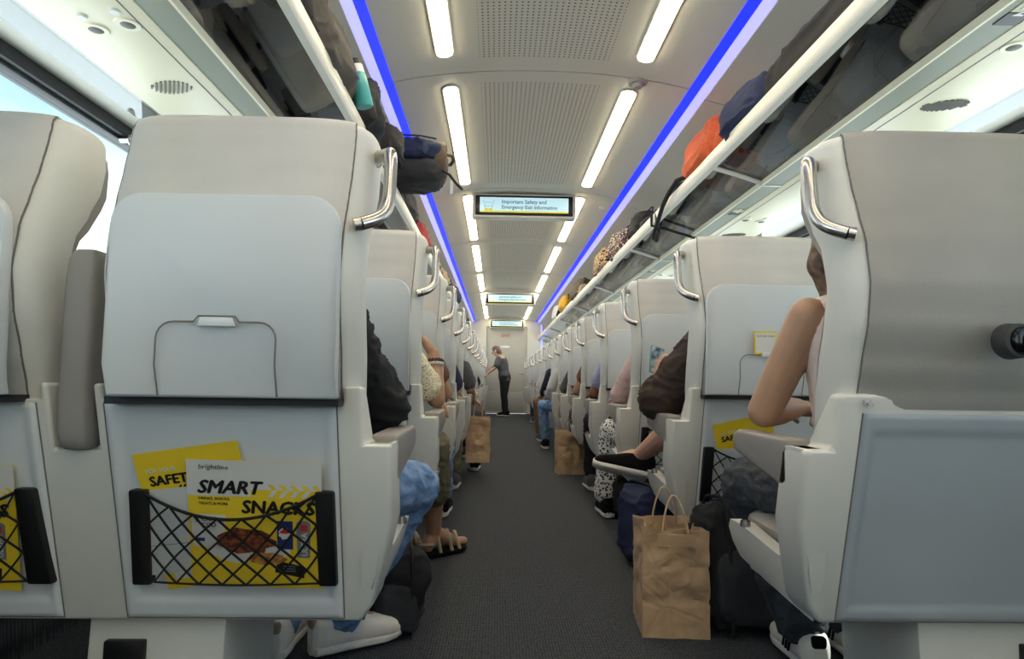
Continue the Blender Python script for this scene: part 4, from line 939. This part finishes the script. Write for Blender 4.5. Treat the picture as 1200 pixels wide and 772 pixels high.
# L2
o = person('seated woman in patterned blouse and khaki capri trousers, bracelets and sandals, elbow on armrest', (-.74, 2.50, .53), lean=.06, side_lean=.0, skin='tan', hair='blond', hstyle='bob', top=C_bls, sleeve=.75, bottom=C_khaki, pants=1.5, glasses=True, hem=1.25, sc=.93, nod=.25,
       RA=((-.435, 2.62, .708), (-.455, 2.66, .885)), handR=(V((-.55, .12, .8)), V((-1, .2, 0)), .7), LA=((-.72, 2.70, .72), (-.50, 2.70, .735)), handL=(V((.80, -.1, -.42)), V((0, -.1, -1)), .55),
       RL=((-.455, 2.84, .50), (-.470, 3.02, .095)), LL=((-.62, 2.90, .50), (-.60, 3.0, .095)), feet=(-.8, -.2), shoes=((mat('sandal_strap', '#a89b88', .6), M_sbl), (mat('sandal_strap'), M_sbl)), sandal=True, vox=.005)
for (t_, m_) in ((.82, F_brn), (.74, M_pw)):
    c = V((-.435, 2.62, .708)).lerp(V((-.455, 2.66, .885)), t_); d = V((-.02, .04, .177)).normalized(); u = d.cross(V((1, 0, 0))).normalized(); w = d.cross(u)
    mm = MB()
    for i in range(16): mm.ell(c+(u*math.cos(6.283*i/16)+w*math.sin(6.283*i/16))*.034, (.0072, .0072, .0072), seg=8, rings=5)
    b_o = mm.build('bracelet', m_, o, o.location)
# R1
person('seated woman with bare tanned arm on the armrest and dark jeans, nearest right', (.69, 1.54, .53), lean=-.10, side_lean=-.06, skin='tan', hair='brown', hstyle='long', head_yaw=.3, top=C_tank, sleeve=0, loose=.010, bottom=C_djean, pants=1.93, hem=1.25, sc=.98,
       LA=((.445, 1.60, .715), (.60, 1.76, .72)), handL=(V((.8, .5, -.1)), V((0, 0, -1)), .5), LL=((.520, 1.93, .50), (.675, 1.90, .095)), RL=((.76, 1.97, .50), (.84, 1.98, .095)), feet=(0, -.05), shoes=((W_up, M_sole), (W_up, M_sole)), vox=.006, tab=M_sbl, locks=(((.600, 1.53, 1.16), (.568, 1.53, 1.06), .050, .040), ((.568, 1.53, 1.06), (.572, 1.53, .97), .040, .016)))
# R2
person('seated person in dark brown top holding a phone, bare leg crossed in black shoe', (.735, 2.50, .525), lean=-.05, side_lean=-.03, skin='fair', hair='brown', top=C_brn, sleeve=.98, loose=.03, bottom=C_brn, pants=.8, sc=.95,
       LA=((.435, 2.56, .715), (.470, 2.76, .785)), handL=(V((.12, .25, .9)), V((1, .2, 0)), .8), LL=((.60, 2.86, .62), (.455, 3.10, .435)), RL=((.76, 2.93, .52), (.66, 3.05, .095)), feet=(0, 1.30), footpitch=(0, .16), soles=((0, 0, -1), (.1, -.42, -1)), shoes=((M_sbl, M_sole), (M_sbl, M_sole)), vox=.005)
p = V((.475, 2.80, .875)); r0 = tag(empty('mobile_phone', p, (-.25, .25, .35)), 'teal cased mobile phone held up by the second right passenger', 'phone')
MB().b2((-.034, -.005, -.062), (.034, .005, .062)).build('phone_case', F_teal, r0, bevel=.004); MB().b2((-.031, -.0062, -.059), (.031, -.004, .059)).build('phone_screen', mat('phone_glass', '#39506a', .08, noise_s=30, col2='#b9c6cc'), r0, bevel=.002)
# generic rows
GEN = [(-1, 3, C_brn2, C_jean, .55, 'tan', 'brown', 'long', 'rust brown top, third left seat'), (-1, 4, C_navy, C_khaki, .8, 'fair', 'grey', 'short', 'navy striped shirt, fourth left seat'),
       (-1, 5, C_gry, C_shorts, .7, 'fair', 'brown', 'short', 'grey shirt and taupe shorts, fifth left seat'), (-1, 6, C_pink, C_dnv, .6, 'fair', 'grey', 'short', 'pale pink top, sixth left seat'),
       (-1, 7, C_beige, C_jean, .7, 'tan', 'black', 'short', 'beige top, seventh left seat'), (-1, 9, C_blk, C_khaki, .8, 'fair', 'brown', 'short', 'black shirt, ninth left seat'), (-1, 11, C_wht, C_blk, .8, 'brown', 'black', 'short', 'white shirt, eleventh left seat'),
       (1, 3, C_pink, C_pat, 1.9, 'fair', 'blond', 'short', 'pale pink sleeves and leaf print trousers, third right seat'), (1, 4, C_lil, C_blk, .65, 'brown', 'black', 'short', 'lilac shirt, fourth right seat'),
       (1, 5, C_brn2, C_djean, .5, 'tan', 'brown', 'short', 'rust shirt, fifth right seat'), (1, 6, C_gry, C_beige, 1.9, 'fair', 'blond', 'short', 'grey shirt, sixth right seat'),
       (1, 7, C_wht, C_jean, 1.9, 'fair', 'grey', 'bob', 'white long sleeves leaning into the aisle, seventh right seat'), (1, 8, C_dnv, C_brn2, 1.9, 'fair', 'blond', 'long', 'navy sleeves, eighth right seat'), (1, 9, C_wht, C_dnv, .8, 'tan', 'brown', 'short', 'white shirt, ninth right seat'),
       (1, 10, C_wht, C_blk, 1.8, 'fair', 'grey', 'short', 'white sleeves, tenth right seat'), (1, 12, C_pink, C_djean, .8, 'fair', 'brown', 'short', 'pink shirt, twelfth right seat')]
for s, k, tp, bt, sl, sk, hr_, hs, lb in GEN:
    R_ = ROW(k); rnd = random.Random(k*7+s); dx = rnd.uniform(-.02, .02)
    lean_in = .10 if (s, k) in ((1, 7), (1, 8), (-1, 5)) else 0
    h = V((s*.725, R_+.29, .53)); arm = ((s*(.468-lean_in*.5), R_+.36+.02, .715), (s*(.50-lean_in), R_+.60, .70 if not lean_in else .62)); inn = (V((s*.86, R_+.42, .70)), V((s*.74, R_+.60, .64)))
    kn = ((s*(.50-lean_in*1.6), R_+.70, .50), (s*(.50-lean_in*1.2), R_+.74, .095)); ki = ((s*.78, R_+.71, .50), (s*.78, R_+.72, .095))
    shorts = (s, k) in ((-1, 5),)
    kw = dict(lean=-.06+lean_in*1.5, side_lean=-s*(.02+lean_in*2.6), skin=sk, hair=hr_, hstyle=hs, top=tp, sleeve=sl, bottom=bt, pants=.95 if shorts else 1.9, vox=.009 if k < 7 else .012, sc=.95, head_yaw=rnd.uniform(-.3, .3), shoes=((M_sbl, M_sole), (M_sbl, M_sole)) if k % 2 else ((C_gry, M_sole), (C_gry, M_sole)))
    if s < 0: kw.update(RA=arm, LA=inn, RL=kn, LL=ki)
    else: kw.update(LA=arm, RA=inn, LL=kn, RL=ki)
    if (s, k) == (1, 3): kw['LL'] = ((s*.47, R_+.70, .50), (s*.455, R_+.76, .095)); kw['hem'] = 1.3
    person('seated person in '+lb, h, **kw)
# attendant
person('standing attendant in dark grey shirt and black trousers by the far door, leaning left', (-.02, 14.75, .84), yaw=1.15, lean=.22, side_lean=.0, skin='fair', hair='brown', hstyle='bob', head_yaw=.1, nod=.45, top=C_gry, sleeve=.8, bottom=C_blk, pants=2, sc=1.0, glasses=True, group='standing crew',
       RA=((-.10, 14.98, 1.12), (-.28, 14.86, 1.10)), LA=((-.22, 14.58, 1.08), (-.40, 14.62, .93)), RL=((-.02, 14.86, .47), (.01, 14.86, .10)), LL=((-.04, 14.66, .47), (-.01, 14.66, .10)), vox=.009)
bpy.data.scenes.remove(TMP)
